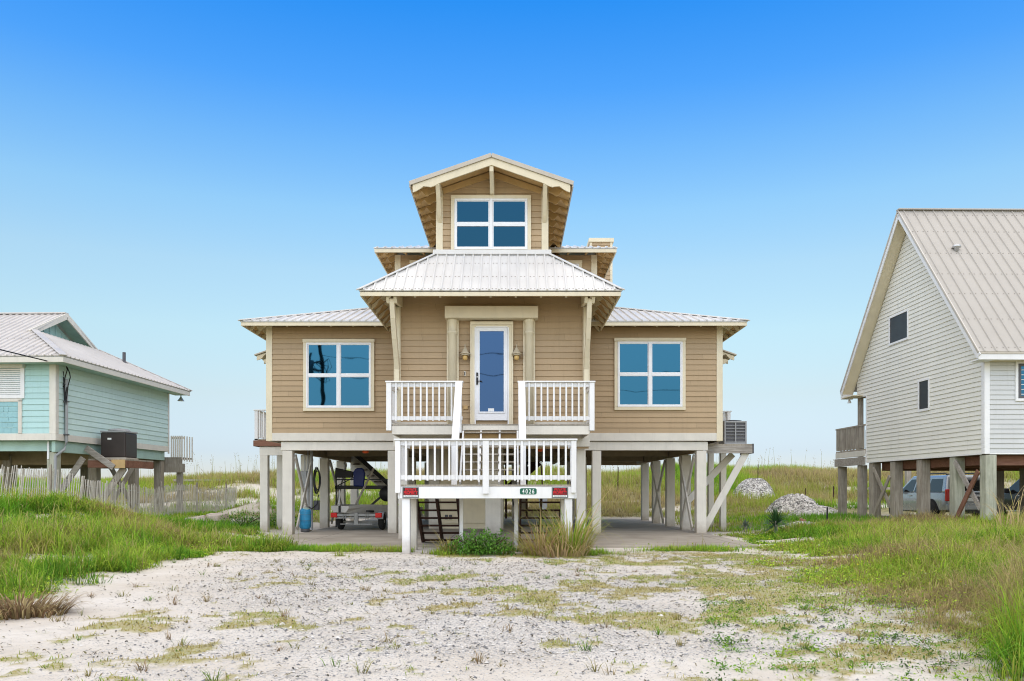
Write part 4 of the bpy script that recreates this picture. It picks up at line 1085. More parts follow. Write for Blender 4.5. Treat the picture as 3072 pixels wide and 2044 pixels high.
rp = []
for cx_, cz, a0 in ((.134,.026,0),(-.134,.026,90),(-.134,-.026,180),(.134,-.026,270)):
    for k in range(7): a = R(a0+15*k); rp.append((cx_+.038*math.cos(a), cz+.038*math.sin(a)))
MB().prism([(x*1.045, z*1.09) for x, z in rp], 'y', -.001, .006).build('white_edge', 'sign_white', r)
MB().prism(rp, 'y', -.004, -.0012).build('green_plate', 'sign_green', r)
for i, ch_ in enumerate('4026'): text_mesh('numeral', ch_, .128, 'sign_white', r, (-.1+.067*i,-.0055,0), width=.044, bold=.002)

# condenser on the right shelf
r = tag(empty('air_conditioner', (CX+7.19, 24.35, 2.612)), 'gray louvred air conditioner on the wooden shelf right of the house', 'air conditioner')
MB().box(-.335,-.29,-.34,.34,0,.70).box(.29,.335,-.34,.34,0,.70).box(-.29,.29,-.34,.34,.65,.70).box(-.29,.29,-.34,.34,0,.06).box(-.02,.02,-.345,-.3,.06,.65).build('casing', 'gray_metal', r, bevel=.008)
l = MB()
for i in range(6): l.box(-.288,-.022,-.334,-.31,.085+.095*i,.10+.095*i); l.box(.022,.288,-.334,-.31,.085+.095*i,.10+.095*i)
l.build('louvres', 'gray_metal', r)
MB().box(-.285,.285,-.30,.30,.062,.648).build('coil', 'dkgray', r)
MB().lathe([(.28,0),(.27,.03),(.1,.05)], (0,0,.70), 20).build('fan_guard', 'black', r)
# ------------------------------------------------------------------ teal house on the left (local frame: near corner at the origin)
teal = tag(empty('beach_house', (-13.98, 24.6, 0), R(-2.0)), 'pale teal lap-sided house on stilts behind the picket fence', 'house')
def tp(n, mb, mat, parent=teal, **k): return mb.build(n, mat, parent, **k)
def te(n, mb, mat, parent=teal, **k): return mb.each(n, mat, parent, **k)
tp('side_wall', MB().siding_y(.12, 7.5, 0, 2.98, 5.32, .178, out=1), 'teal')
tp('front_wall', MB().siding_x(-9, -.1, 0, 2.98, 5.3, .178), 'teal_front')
te('corner_board', MB().box(-.17, .03, -.03, .0, 2.98, 5.3).box(.0, .03, .0, .14, 2.98, 5.3).box(.0, .03, 7.42, 7.53, 2.7, 5.3), 'offwhite', bevel=.006)
te('skirt_board', MB().box(-9, .035, -.035, .0, 2.77, 2.978).box(.0, .035, .0, 7.5, 2.77, 2.978), 'offwhite', bevel=.006)
te('floor_beam', MB().box(-.18, -.06, .1, 7.3, 2.42, 2.765).box(-9, -.2, .25, .37, 2.45, 2.765), 'teal_flat', bevel=.008)
tp('floor_underside', MB().box(-9, -.05, .03, 7.45, 2.768, 2.9), 'teal_flat')
b = MB()
for y in (2.6, 5.2, 7.2): b.box(-9, -.2, y-.08, y+.08, 2.1, 2.75)
for x in (-3.2, -6.2): b.box(x-.08, x+.08, .4, 7.2, 2.25, 2.75)
te('cross_beam', b, 'tan_under', bevel=.008)
for x in (-.24, -3.2, -6.2):
    for y in (.32, 2.6, 5.2, 7.2): tp('stilt', MB().box(x-.14, x+.14, y-.14, y+.14, -.2, 2.42), 'gray_wood' if y > 2 else 'green_wood', bevel=.01)
tp('post_sleeve', MB().box(-.36, -.30, .16, .2, 2.2, 2.75), 'white', bevel=.005)
# window with rolled storm shutter, shake panel
w = tp('window', MB().box(-2.6, -.94, -.06, -.0, 4.05, 4.16).box(-1.06, -.94, -.06, 0, 4.16, 4.98).box(-2.6, -2.48, -.06, 0, 4.16, 4.98), 'white', bevel=.005)
tp('shutter_box', MB().box(-2.62, -.92, -.17, -.0, 4.98, 5.24), 'offwhite', w, bevel=.01)
s = MB()
for i in range(13): s.box(-2.48, -1.06, -.05, -.02, 4.17+.062*i, 4.17+.062*i+.05)
tp('shutter_slats', s, 'white', w, bevel=.006)
te('panel_trim', MB().box(-1.14, -1.02, -.05, 0, 2.98, 4.02).box(-4, -1.02, -.05, 0, 3.95, 4.045), 'offwhite', bevel=.005)
s = MB(); random.seed(3)
for rrow in range(6):
    x = -1.15; z = 2.99+rrow*.16
    while x > -4:
        wd = random.choice((.16,.22,.27,.3)); s.box(x-wd+.008, x, -.03+.004*(rrow%2), 0, z+random.uniform(0,.025), z+.153); x -= wd
tp('shake_panel', s, 'teal_shake', bevel=.003)
# roof: hip with a small gable at the ridge end
ez, p = 5.27, .506; xe, ya, yb2 = .62, -.6, 8.15; ym = (ya+yb2)/2; zr = ez+(ym-ya)*p
xg = -1.9; yg0, yg1 = ya+2.46, yb2-2.46; zg_ = ez+2.46*p; xh = xe-2.46
r = MB(); S = MB()
r.roof([(-9,ya,ez),(xe,ya,ez),(xh,yg0,zg_),(xg+.0,ym,zr),(-9,ym,zr)], screws=(.1,.9,1.8,2.8,3.8), sm=S)
r.roof([(xe,yb2,ez),(-9,yb2,ez),(-9,ym,zr),(xg,ym,zr),(xh,yg1,zg_)])
r.roof([(xe,ya,ez),(xe,yb2,ez),(xh,yg1,zg_),(xh,yg0,zg_)])
rf = tp('roof', r, 'roof_light'); tp('screw_heads', S, 'screw', rf)['kind'] = 'stuff'
tp('ridge_cap', MB().beam((xe+.02,ya-.02,ez+.01),(xh,yg0,zg_+.02), .2, .04).beam((xe+.02,yb2+.02,ez+.01),(xh,yg1,zg_+.02), .2, .04).box(-9, xg, ym-.12, ym+.12, zr-.01, zr+.04), 'roof_light', rf, bevel=.01)
tp('gable_wall', MB().prism([(yg0+.5,zg_+.1),(yg1-.5,zg_+.1),(ym,zr-.22)], 'x', xg-.62, xg-.55), 'teal_front')
bt = MB()
for i in range(9): y = yg0+.75+i*.35; zt_ = zr-.25-abs(y-ym)*p*1.12; bt.box(xg-.549, xg-.53, y-.02, y+.02, zg_+.1, max(zt_, zg_+.14))
te('batten', bt, 'teal_front')
g = MB()
g.beam((xg,yg0-.15,zg_-.10),(xg,ym,zr-.09), .05, .2, up=(0,0,1)).beam((xg,yg1+.15,zg_-.10),(xg,ym,zr-.09), .05, .2, up=(0,0,1))
te('gable_trim', g, 'offwhite', rf, bevel=.006)
tp('gable_soffit', MB().poly([(xg-.02,yg0,zg_-.05),(xg-.02,ym,zr-.06),(xg-.55,ym,zr-.06),(xg-.55,yg0,zg_-.05)]).poly([(xg-.02,yg1,zg_-.05),(xg-.02,ym,zr-.06),(xg-.55,ym,zr-.06),(xg-.55,yg1,zg_-.05)]), 'teal_flat', rf)
te('fascia', MB().box(-9, xe-.02, ya+.02, ya+.06, ez-.2, ez-.035).box(xe-.06, xe-.02, ya+.062, yb2-.02, ez-.2, ez-.035), 'offwhite', rf, bevel=.006)
tp('soffit', MB().box(-9, xe-.07, ya+.07, 0, ez-.18, ez-.15).box(.0, xe-.07, .0, yb2-.05, ez-.18, ez-.15), 'teal_flat', rf)
tp('vent_pipe', MB().tube([(-1.0,ym+2.2,ez+.8),(-1.0,ym+2.2,ez+1.22)], .06, 10).lathe([(.2,0),(.07,.14)], (-1.0,ym+2.2,ez+.72), 12), 'dkgray', rf)
tp('eave_lamp', MB().lathe([(.14,0),(.03,.16),(.02,.22)], (.3,7.95,ez-.42), 14), 'galv')
# service mast
mast = tp('service_mast', MB().tube([(.10,.42,4.7),(.10,.42,2.75),(.06,.36,2.5),(-.12,.2,2.3)], .045, 10).tube([(-.12,.2,2.32),(-.12,.2,1.2)], .045, 10), 'gray_metal')
te('mast_strap', MB().box(.03,.16,.36,.48,2.95,2.99).box(.03,.16,.36,.48,3.98,4.01), 'dkgray', mast)
lp = MB()
lp.tube([(.12,.38,5.1),(.16,.36,4.98),(.09,.36,4.75),(.05,.36,4.5),(.08,.36,4.25),(.10,.38,4.05)], .016, 6)
lp.tube([(.12,.38,5.1),(.24,.34,4.9),(.27,.34,4.75),(.2,.34,4.5),(.15,.36,4.2),(.12,.36,3.9),(.08,.38,4.2),(.07,.4,4.5)], .016, 6)
lp.tube([(.15,.36,4.45),(.10,.36,4.2),(.14,.36,4.0)], .014, 6).tube([(.1,.38,4.55),(.02,.36,4.45),(-.05,.34,4.3)], .012, 6)
lp.tube([(.0,.40,5.0),(.06,.4,4.0),(.07,.41,2.95)], .018, 6)
tp('drip_loops', lp, 'cable', mast)
# rear deck
dk = tp('rear_deck', MB().box(-3, .5, 7.55, 8.6, 2.5, 2.56).box(-3, .52, 7.55, 7.6, 2.2, 2.49).box(-.2, .62, 7.5, 7.62, 1.95, 2.3), 'gray_wood')
b = MB()
for i in range(6): b.box(.05+.085*i, .05+.085*i+.05, 7.58, 7.62, 2.4, 3.42)
for i in range(4): b.box(.52, .56, 7.72+.24*i, 7.76+.24*i, 2.4, 3.42)
b.box(.05, .56, 7.621, 7.66, 3.3, 3.38)
tp('deck_pickets', b, 'offwhite', dk)
tp('stilt', MB().box(.25, .45, 7.65, 7.85, -.2, 2.2), 'gray_wood', dk, bevel=.01)
# timber shelf for the condenser
sh = tp('equipment_shelf', MB().box(.03, 1.3, 1.75, 3.6, 2.22, 2.27), 'gray_wood')
te('rim_board', MB().box(.03, 1.0, 1.7, 1.745, 1.98, 2.22).box(1.26, 1.30, 1.75, 3.6, 1.98, 2.218), 'rust_wood', sh, bevel=.006)
te('rim_board', MB().box(.85, 1.3, 1.65, 1.69, 1.96, 2.24), 'tan_flat', sh, bevel=.006)
te('brace', MB().beam((.02,1.62,2.62),(.95,1.62,1.98), .2, .05, up=(0,1,0)).beam((-.05,1.6,2.3),(-.75,1.5,1.2), .2, .05, up=(0,1,0)), 'gray_board', sh, bevel=.006)
te('brace', MB().beam((1.15,1.9,1.98),(.35,1.9,.85), .22, .06, up=(0,1,0)), 'gray_wood', sh, bevel=.006)
te('brace', MB().beam((-.1,3.0,.4),(-.1,5.0,2.2), .2, .05, up=(1,0,0)).beam((.0,5.0,.4),(.0,3.0,2.2), .2, .05, up=(1,0,0)), 'gray_wood', bevel=.006)
# brown condenser
c, s_ = math.cos(R(-2)), math.sin(R(-2))
def tw(x, y, z): return (-13.98+x*c-y*s_, 24.6+x*s_+y*c, z)
r = tag(empty('air_conditioner', tw(.66, 2.5, 2.30), R(-2)), 'dark brown air conditioner on the timber shelf beside the teal house', 'air conditioner')
MB().box(-.42,.42,-.4,.4,.03,.86).build('casing', 'ac_brown', r, bevel=.04, seg=2)
MB().box(-.43,.43,-.41,.41,.86,.92).lathe([(.36,.06),(.30,.12),(.05,.15)], (0,0,.87), 20).build('top_cover', 'gray_metal', r, bevel=.01)
MB().box(-.44,.44,-.42,.42,-.02,.028).build('base_pan', 'offwhite', r)
MB().box(-.18,-.05,-.406,-.4005,.62,.68).build('maker_plate', 'sign_white', r)
# service cable from the street pole
cb = MB(); P_ = [Vector((-14.9,-9.2,9.6)).lerp(Vector(tw(.1,.35,5.12)), k/24)-Vector((0,0,1.6*math.sin(math.pi*k/24))) for k in range(25)]
tag(cb.tube([p for p in P_], .018, 6).build('power_cable', 'cable'), 'black service cable sagging along the eave of the teal house', 'cable')

# ------------------------------------------------------------------ picket (sand) fence
pf = tag(empty('picket_fence', (-12.5, 26, .4)), 'leaning weathered picket sand fence with wire ties in front of the teal house', 'fence')
path = np.array([(-14.6,18.4),(-13.4,21),(-12.75,23.5),(-12.45,26.5),(-12.35,30),(-12.2,35.5)])
seg = np.r_[0, np.cumsum(np.linalg.norm(np.diff(path,axis=0),axis=1))]
pk = MB(); wires = [[], [], []]
random.seed(5); sdist = 0; k = 0
while sdist < seg[-1]:
    x = np.interp(sdist, seg, path[:,0]); y = np.interp(sdist, seg, path[:,1])
    g = float(H(x,y)); hh = 1.13+random.uniform(-.05,.05)+.05*math.sin(sdist*1.1); g += .06*math.sin(sdist*1.7)-.03
    lean = .24*math.sin(sdist*.55+2.2)+.08*math.sin(sdist*1.9)+random.uniform(-.035,.035); lx = .05*math.sin(sdist*.9)
    top = (x+lx, y-lean*hh, g+hh); bot = (x, y, g-.15)
    wd = random.choice((.034,.038,.042)) if random.random() > .06 else .085
    pk.beam(bot, top, wd, .009, up=(1,0.12,0))
    for i, f in enumerate((.25,.55,.85)): wires[i].append(tuple(bot[j]+(top[j]-bot[j])*f for j in range(3)))
    sdist += .074+random.uniform(-.008,.012)
pk.build('pickets', 'picket', pf, off=(-12.5,26,.4))
wm = MB()
for w in wires: wm.tube(w, .005, 4)
wm.build('wires', 'galv', pf, off=(-12.5,26,.4))
for d in (1.5, 4.6, 7.4, 10.5, 13.5, 16.5):
    x = np.interp(d, seg, path[:,0])-.06; y = np.interp(d, seg, path[:,1]); g = float(H(x,y))
    MB().beam((x,y,g-.2),(x+.02,y-.03,g+1.25), .05, .05, up=(1,0,0)).build('fence_post', 'gray_wood', pf, off=(-12.5,26,.4))

# ------------------------------------------------------------------ gray house on the right (near corner at the origin)
gray = tag(empty('beach_house', (12.36, 21.0, 0), R(.85)), 'tall gray-sided house on timber posts with a steep metal gable roof', 'house')
def gp(n, mb, mat, parent=gray, **k): return mb.build(n, mat, parent, **k)
def ge(n, mb, mat, parent=gray, **k): return mb.each(n, mat, parent, **k)
EG = .127
yr, zre, ze_, y0e, y1e = 3.75, 9.86, 4.80, -.42, 7.92
sl = (zre-ze_)/(yr-y0e)
def gy0(z): return 0 if z < ze_+.42*sl-.25 else min(yr, (z+.25-ze_)/sl+y0e)
def gy1(z): return (6.75 if z < 4.53 else 7.5) if z < ze_+.42*sl-.25 else max(yr, y1e-(z+.25-ze_)/sl)
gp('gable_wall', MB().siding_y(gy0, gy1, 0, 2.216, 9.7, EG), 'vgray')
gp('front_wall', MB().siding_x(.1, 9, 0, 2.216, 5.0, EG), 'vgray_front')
ge('corner_post', MB().box(-.03, .11, -.03, .0, 2.19, 4.95).box(-.03, .0, .0, .12, 2.19, 4.95).box(-.028, .0, 6.72, 6.80, 2.2, 4.53).box(-.028, 0, 6.80, 7.52, 4.49, 4.55).box(-.028, 0, .12, 6.72, 2.18, 2.215).box(.11, 9, -.028, 0, 2.18, 2.215), 'white', bevel=.005)
def gwin(y0, y1, z0, z1):
    f = gp('window', MB().box(-.05,0,y0,y1,z0,z0+.07).box(-.05,0,y0,y1,z1-.06,z1).box(-.05,0,y0,y0+.06,z0+.07,z1-.06).box(-.05,0,y1-.06,y1,z0+.07,z1-.06), 'white', bevel=.005)
    gp('pane', MB().poly([(-.026,y0+.06,z0+.07),(-.026,y1-.06,z0+.07),(-.026,y1-.06,z1-.06),(-.026,y0+.06,z1-.06)]), 'dark_glass', f)
gwin(3.88, 5.12, 5.92, 6.86); gwin(2.66, 3.30, 3.60, 4.56)
f = gp('window', MB().box(.78,2.2,-.05,0,3.57,3.64).box(.78,2.2,-.05,0,4.55,4.62).box(.78,.85,-.05,0,3.64,4.55).box(2.13,2.2,-.05,0,3.64,4.55), 'white', bevel=.005)
gp('pane', MB().poly([(.93,-.022,3.71),(2.05,-.022,3.71),(2.05,-.022,4.48),(.93,-.022,4.48)]), 'glass', f)
gp('sash', MB().box(.85,.93,-.04,-.005,3.64,4.55).box(2.05,2.13,-.04,-.005,3.64,4.55).box(.93,2.05,-.04,-.005,3.64,3.71).box(.93,2.05,-.04,-.005,4.48,4.55), 'dkgray', f)
r = MB(); xo = -.42; S = MB()
r.roof([(xo,y0e,ze_),(9,y0e,ze_),(9,yr,zre),(xo,yr,zre)], spacing=.305, screws=(.15,1.3,2.4,3.3,4.3,5.4,6.3), th=.04, rw=.045, rh=.03, sm=S)
r.roof([(9,y1e,ze_),(xo,y1e,ze_),(xo,yr,zre),(9,yr,zre)], spacing=.305, th=.04)
rf = gp('roof', r, 'roof_gray'); gp('screw_heads', S, 'screw', rf)['kind'] = 'stuff'
gp('ridge_cap', MB().box(xo-.02, 9, yr-.1, yr+.1, zre-.005, zre+.04), 'roof_gray', rf, bevel=.01)
d = Vector((0, yr-y0e, zre-ze_)).normalized()
rk_ = MB()
for ya_, sg_ in ((y0e, 1), (y1e, -1)):
    rk_.beam((xo+.01,ya_,ze_-.13),(xo+.01,yr,zre-.13), .03, .17, up=(0,0,1))
rk_.box(xo, 9, y0e+.0, y0e+.04, ze_-.21, ze_-.045).box(xo, .0, y1e-.06, y1e-.0, ze_-.3, ze_-.045).box(xo+.01,-.0,y0e+.045,.0,ze_-.22,ze_-.19)
gp('rake_board', rk_, 'white', rf, bevel=.005)
sf = MB()
for ya_ in (y0e, y1e): sf.poly([(xo+.03,ya_,ze_-.2),(xo+.03,yr,zre-.2),(.0,yr,zre-.2),(.0,ya_,ze_-.2)])
sf.box(.0, 9, y0e+.04, 0, ze_-.2, ze_-.16).box(xo+.03, .3, 7.0, y1e-.06, ze_-.27, ze_-.24)
gp('soffit', sf, 'cream', rf)
gp('edge_flashing', MB().beam((xo-.012,y0e,ze_-.02),(xo-.012,yr,zre-.02), .02, .06).beam((xo-.012,y1e,ze_-.02),(xo-.012,yr,zre-.02), .02, .06).box(xo, 9, y0e-.02, y0e-.005, ze_-.06, ze_-.01), 'flash', rf)
gp('vent_cap', MB().lathe([(.07,0),(.07,.1),(.13,.11),(.09,.19),(.02,.22)], (.62,yr-1.35,zre-1.35*sl-.02), 14), 'galv', rf, smooth=True)
gp('flood_lamp', MB().lathe([(.07,0),(.03,.12)], (-.2,7.7,ze_-.45), 12).box(-.22,-.18,7.68,7.72,ze_-.34,ze_-.27), 'white')
gp('ceiling', MB().box(.02, 9, 6.75, 7.5, 4.5, 4.56), 'tan_under')
# far porch
pd = gp('porch_deck', MB().box(-.05, 9, 6.8, 9.2, 2.62, 2.68), 'gray_wood')
ge('rim_board', MB().box(-.07, -.03, 6.8, 9.2, 2.42, 2.618), 'offwhite', pd, bevel=.005); ge('rim_board', MB().box(-.09, -.03, 6.8, 9.25, 2.12, 2.40), 'gray_board', pd, bevel=.005)
b = MB()
for i in range(22): b.box(-.06, -.02, 6.9+i*.105, 6.9+i*.105+.05, 2.7, 3.5)
for i in range(12): b.box(.1+.12*i, .15+.12*i, 9.15, 9.19, 2.7, 3.5)
b.box(-.07, .0, 6.8, 9.2, 3.48, 3.53)
gp('railing', b, 'gray_wood', pd)
gp('roof_post', MB().box(-.02, .13, 7.3, 7.45, 2.4, 4.55), 'gray_wood', pd, bevel=.008)
for y in (7.2, 8.85): gp('stilt', MB().box(-.03, .22, y, y+.25, -.2, 2.12), 'gray_wood', bevel=.012)
# posts under the house
for i, y in enumerate((.12, 1.55, 3.35, 5.0, 6.5)):
    for x in (.16, 4.4, 7.6):
        zt_ = 2.17
        gp('stilt', MB().box(x-.15, x+.14, y-.14, y+.14, -.3, zt_), 'green_wood' if (y < 2 and x < 1) else 'gray_wood', bevel=.014)
b = MB().box(.05, 9, .05, 6.7, 2.172, 2.212)
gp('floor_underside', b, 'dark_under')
b = MB()
for y in (.34, 3.1, 6.3): b.box(.32, 9, y-.05, y+.05, 1.9, 2.17)
for x in (.36, 3.2): b.box(x-.05, x+.05, .4, 6.2, 1.92, 2.17)
ge('floor_beam', b, 'rust_wood', bevel=.006)
ge('cross_brace', MB().beam((.03,1.45,2.05),(.03,.25,.75), .15, .045, up=(1,0,0)), 'gray_board', bevel=.005)
ge('cross_brace', MB().beam((-.03,1.55,.1),(-.03,.25,1.75), .15, .045, up=(1,0,0)), 'rust_wood', bevel=.005)
ge('cross_brace', MB().beam((.03,6.35,2.0),(.03,5.15,.7), .14, .045, up=(1,0,0)).beam((-.02,6.4,.2),(-.02,5.1,1.7), .14, .045, up=(1,0,0)), 'gray_wood', bevel=.005)

# ------------------------------------------------------------------ vehicles under the gray house
def vehicle(name, loc, lab, paintm, L=5.2, Wd=2.0, Hh=1.86, pickup=False):
    """axis along y: tail at y=0, nose at y=L; origin on the ground under the tail"""
    r = tag(empty(name, loc), lab, 'car')
    hw = Wd/2
    # lower body lofted from side outline sections (y, z_bottom, z_belt, half width)
    secs = [(0.0,.52,.98,.90),(.06,.42,1.10,.95),(.35,.40,1.16,.985),(1.2,.36,1.17,1.0),(2.6,.34,1.16,1.0),(3.7,.34,1.14,.995),(4.15,.36,1.12,.985),(4.7,.38,1.05,.955),(5.05,.42,.95,.88),(5.18,.48,.82,.78)]
    vs = []; n = 12
    for y, zb, zt_, k in secs:
        y *= L/5.2; h_ = zt_-zb
        prof = [(-.80,zb),(-.97,zb+.06),(-1.0,zb+.30*h_),(-1.0,zb+.58*h_),(-.985,zb+.72*h_),(-.955,zt_-.03),(-.90,zt_)]
        prof = prof+[(-a,b) for a, b in prof[::-1]]
        for a, b in prof: vs.append((a*hw*k, y, b))
    m_ = 14; fs = [(i*m_+j, i*m_+(j+1)%m_, (i+1)*m_+(j+1)%m_, (i+1)*m_+j) for i in range(len(secs)-1) for j in range(m_)]
    fs += [tuple(range(m_)), tuple((len(secs)-1)*m_+j for j in range(m_-1,-1,-1))]
    bd = MB().add(vs, fs).build('body', paintm, r, smooth=True)
    es = bd.modifiers.new('split', 'EDGE_SPLIT'); es.split_angle = R(38)
    # cabin
    yr0, yr1, yf0, yf1 = (.05, .35, 4.0, 3.05)
    if pickup: yr0, yr1 = 1.75, 1.9
    zb, zt_ = 1.12, Hh-.03; bw, tw_ = hw*.93, hw*.73
    def cab(y0, y1, y2, y3, w0, w1, z0, z1): return [(-w0,y0,z0),(w0,y0,z0),(w0,y3,z0),(-w0,y3,z0),(-w1,y1,z1),(w1,y1,z1),(w1,y2,z1),(-w1,y2,z1)]
    BF = [(0,3,2,1),(4,5,6,7),(0,1,5,4),(1,2,6,5),(2,3,7,6),(3,0,4,7)]
    MB().add(cab(yr0,yr1,yf1,yf0,bw,tw_,zb,zt_), BF).build('cabin', paintm, r, bevel=.09, seg=3)
    # glass panels, slightly proud of the cabin faces
    def side(s, ya, yb_, ka, kb):
        q = []
        for (yy, t) in ((ya,.08),(yb_,.08),(kb,.80),(ka,.80)):
            w_ = bw+(tw_-bw)*t+.008; q.append((s*w_, yy, zb+(zt_-zb)*t))
        return q
    for s in (-1, 1):
        g = MB()
        wins = ((.42,1.42,.55,1.40),(1.55,2.55,1.52,2.48),(2.66,3.72,2.60,3.0)) if not pickup else ((2.0,2.75,2.02,2.72),(2.86,3.74,2.84,3.05))
        for wv in wins: g.poly(side(s, *wv))
        g.build('side_window', 'car_glass', r)
        mr = MB().box(*sorted((s*hw*.97, s*hw*1.16)), 3.42, 3.56, 1.12, 1.32).build('mirror', 'black', r, bevel=.03, seg=2)
        MB().box(*sorted((s*hw*.985, s*hw*1.01)), 2.62, 2.84, 1.0, 1.04).box(*sorted((s*hw*.985, s*hw*1.01)), 1.5, 1.72, 1.0, 1.04).build('door_handle', 'galv', r, bevel=.008)
        MB().box(*sorted((s*hw*.80, s*hw*.965)), -.035, .10, .82, 1.28).build('tail_light', 'red_lamp', r, bevel=.03, seg=2)
        for yy in (1.02, 4.12):
            yy *= L/5.2
            ar = MB(); pts = [(yy+.50*math.cos(a), .40+.50*math.sin(a)) for a in np.linspace(0, math.pi, 15)]
            ar.prism(pts, 'x', *sorted((s*hw*.9, s*hw*1.004))); ar.build('wheel_arch', 'rubber', r)
            wl = MB().lathe([(.24,-.13),(.36,-.13),(.395,-.09),(.40,0),(.395,.09),(.36,.13),(.24,.13)], (s*hw*.93,yy,.40), 28, 'x').build('wheel', 'rubber', r, smooth=True)
            rm_ = MB().lathe([(.25,-.10*s),(.25,.115*s),(.21,.12*s),(.19,.07*s),(.06,.09*s),(.05,.12*s),(.01,.12*s)], (s*hw*.93,yy,.40), 24, 'x')
            for a in range(6):
                t = a*math.pi/3; rm_.beam((s*(hw*.93+.10),yy,.40),(s*(hw*.93+.105),yy+.22*math.cos(t),.40+.22*math.sin(t)), .06, .03, up=(1,0,0))
            rm_.build('rim', 'galv', wl)
    if not pickup:
        MB().poly([(-bw*.84,yr0+.016,zb+.10),(bw*.84,yr0+.016,zb+.10),(tw_*.94,yr1-.062,zt_-.13),(-tw_*.94,yr1-.062,zt_-.13)]).build('rear_window', 'car_glass', r)
        MB().box(-.42,.42,-.03,.02,.78,.98).build('plate_recess', 'dkgray', r, bevel=.01)
        MB().box(-.16,.16,-.042,-.031,.81,.95).build('number_plate', 'sign_white', r)
        MB().box(-.5,.5,-.04,.02,.99,1.03).build('tailgate_trim', 'galv', r, bevel=.01)
        for s in (-1, 1): MB().tube([(s*tw_*.82,.6,zt_+.02),(s*tw_*.82,.7,zt_+.08),(s*tw_*.82,2.8,zt_+.08),(s*tw_*.82,2.95,zt_+.02)], .022, 8).build('roof_rail', 'black', r)
        MB().box(-.94,.94,-.10,.12,.46,.72).build('bumper', paintm, r, bevel=.05, seg=2)
        MB().box(-.7,.7,-.06,.1,.34,.47).build('bumper_skirt', 'black', r, bevel=.02)
    else:
        MB().box(-1.0,1.0,.3,.5,.34,.42).build('running_board', 'galv', r)
        for s in (-1, 1): MB().box(*sorted((s*hw*.98, s*hw*1.06)), 1.3, 3.5, .36, .42).build('running_board', 'galv', r, bevel=.01)
    MB().poly([(-bw*.88,yf0+.004,zb+.06),(bw*.88,yf0+.004,zb+.06),(tw_*.92,yf1+.12,zt_-.08),(-tw_*.92,yf1+.12,zt_-.08)]).build('windscreen', 'car_glass', r)
    return r
vehicle('parked_suv', (17.65, 30.9, .0), 'silver sport utility vehicle parked tail-on among the posts of the gray house', 'silver')
vehicle('parked_truck', (21.6, 29.9, .0), 'black vehicle behind the corner post at the right edge under the gray house', 'carblack', pickup=True)
# ------------------------------------------------------------------ things under the main house
def gx(px, Y): return (px-1178.5)*Y/1850.
# blue tank
r = tag(empty('pressure_tank', (-6.17, 23.98, 0)), 'rust-streaked blue pressure tank standing beside the front left stilt', 'tank')
MB().lathe([(.10,.10),(.15,.12),(.215,.2),(.222,.5),(.222,.84),(.20,.93),(.12,.985),(.05,1.0)], (0,0,0), 28).build('tank_body', 'tank', r, smooth=True)
MB().lathe([(.226,-.008),(.230,0),(.226,.008)], (0,0,.47), 28).lathe([(.226,-.008),(.230,0),(.226,.008)], (0,0,.72), 28).build('weld_band', 'dkgray', r)
MB().lathe([(.15,0),(.17,.03),(.16,.14),(.12,.16)], (0,0,0), 20).build('foot_ring', 'dkgray', r, smooth=True)
MB().tube([(0,0,1.0),(0,0,1.05)], .03, 8).build('valve', 'galv', r)
MB().lathe([(.10,.9),(.12,.985),(.06,1.02)], (.05,-.06,0), 12).build('faded_cap', 'teal_flat', r)

r.scale = (.79, .79, .71)
# boat on trailer
yaw = R(-25)
bt = tag(empty('flat_bottomed_boat', (-5.18, 24.9, -.06), yaw), 'white aluminium flat-bottomed boat on a trailer under the left wing', 'boat')
secs = [(-.25,.33,.62,.82,.22),(.35,.45,.50,.86,.36),(1.2,.56,.42,.84,.50),(2.4,.60,.38,.78,.54),(3.6,.62,.36,.72,.56)]
vs = []
for y, wt, zb, zt_, wb in secs:
    for a, b in ((-wt,zt_),(-wt*.985,zt_-.09),(-wb,zb),(wb,zb),(wt*.985,zt_-.09),(wt,zt_),(wt-.06,zt_),(wb-.02,zb+.05),(-wb+.02,zb+.05),(-wt+.06,zt_)): vs.append((a,y,b))
m_ = 10; fs = [(i*m_+j, i*m_+(j+1)%m_, (i+1)*m_+(j+1)%m_, (i+1)*m_+j) for i in range(len(secs)-1) for j in range(m_)]
fs += [(0,1,2,3,4,5), tuple(4*m_+j for j in (5,4,3,2,1,0))]
MB().add(vs, fs).build('hull', 'alu', bt)
MB().box(-.31,.31,-.24,.5,.775,.795).build('bow_deck', 'alu', bt)
MB().box(-.56,.56,1.3,1.7,.7,.74).box(-.58,.58,2.7,3.1,.66,.70).build('bench', 'alu', bt, bevel=.01)
MB().box(-.035,.035,-.275,-.25,.62,.82).build('bow_strap', 'rubber', bt)
MB().beam((.16,.35,.86),(.42,.95,2.0),.05,.05).build('mast_pole', 'gray_wood', bt)
MB().tube([(-.22,.0,.8),(-.22,.02,1.32)], .014, 8).build('light_pole', 'white', bt)
tl = tag(empty('boat_trailer', (-4.78, 24.82, .0), R(-5)), 'galvanised boat trailer with red tail lights and two small wheels', 'trailer')
MB().box(-.60,.62,-.12,-.04,.44,.52).box(-.60,.62,-.10,-.05,.37,.41).box(-.5,-.43,-.05,3.6,.40,.47).box(.43,.5,-.05,3.6,.40,.47).box(-.62,.62,.45,.53,.22,.28).beam((0,3.2,.42),(0,5.2,.45),.07,.07).build('frame', 'galv_dull', tl, bevel=.006)
MB().box(-.5,.5,-.13,-.09,.185,.215).box(-.06,.06,-.14,-.06,.18,.55).build('light_bar', 'galv_dull', tl, bevel=.004)
for x in (-.36, 0, .34): MB().tube([(x-.035,-.13,.55),(x-.035,-.14,.33),(x+.035,-.14,.33),(x+.035,-.13,.55)], .012, 6).build('u_bolt', 'galv_dull', tl)
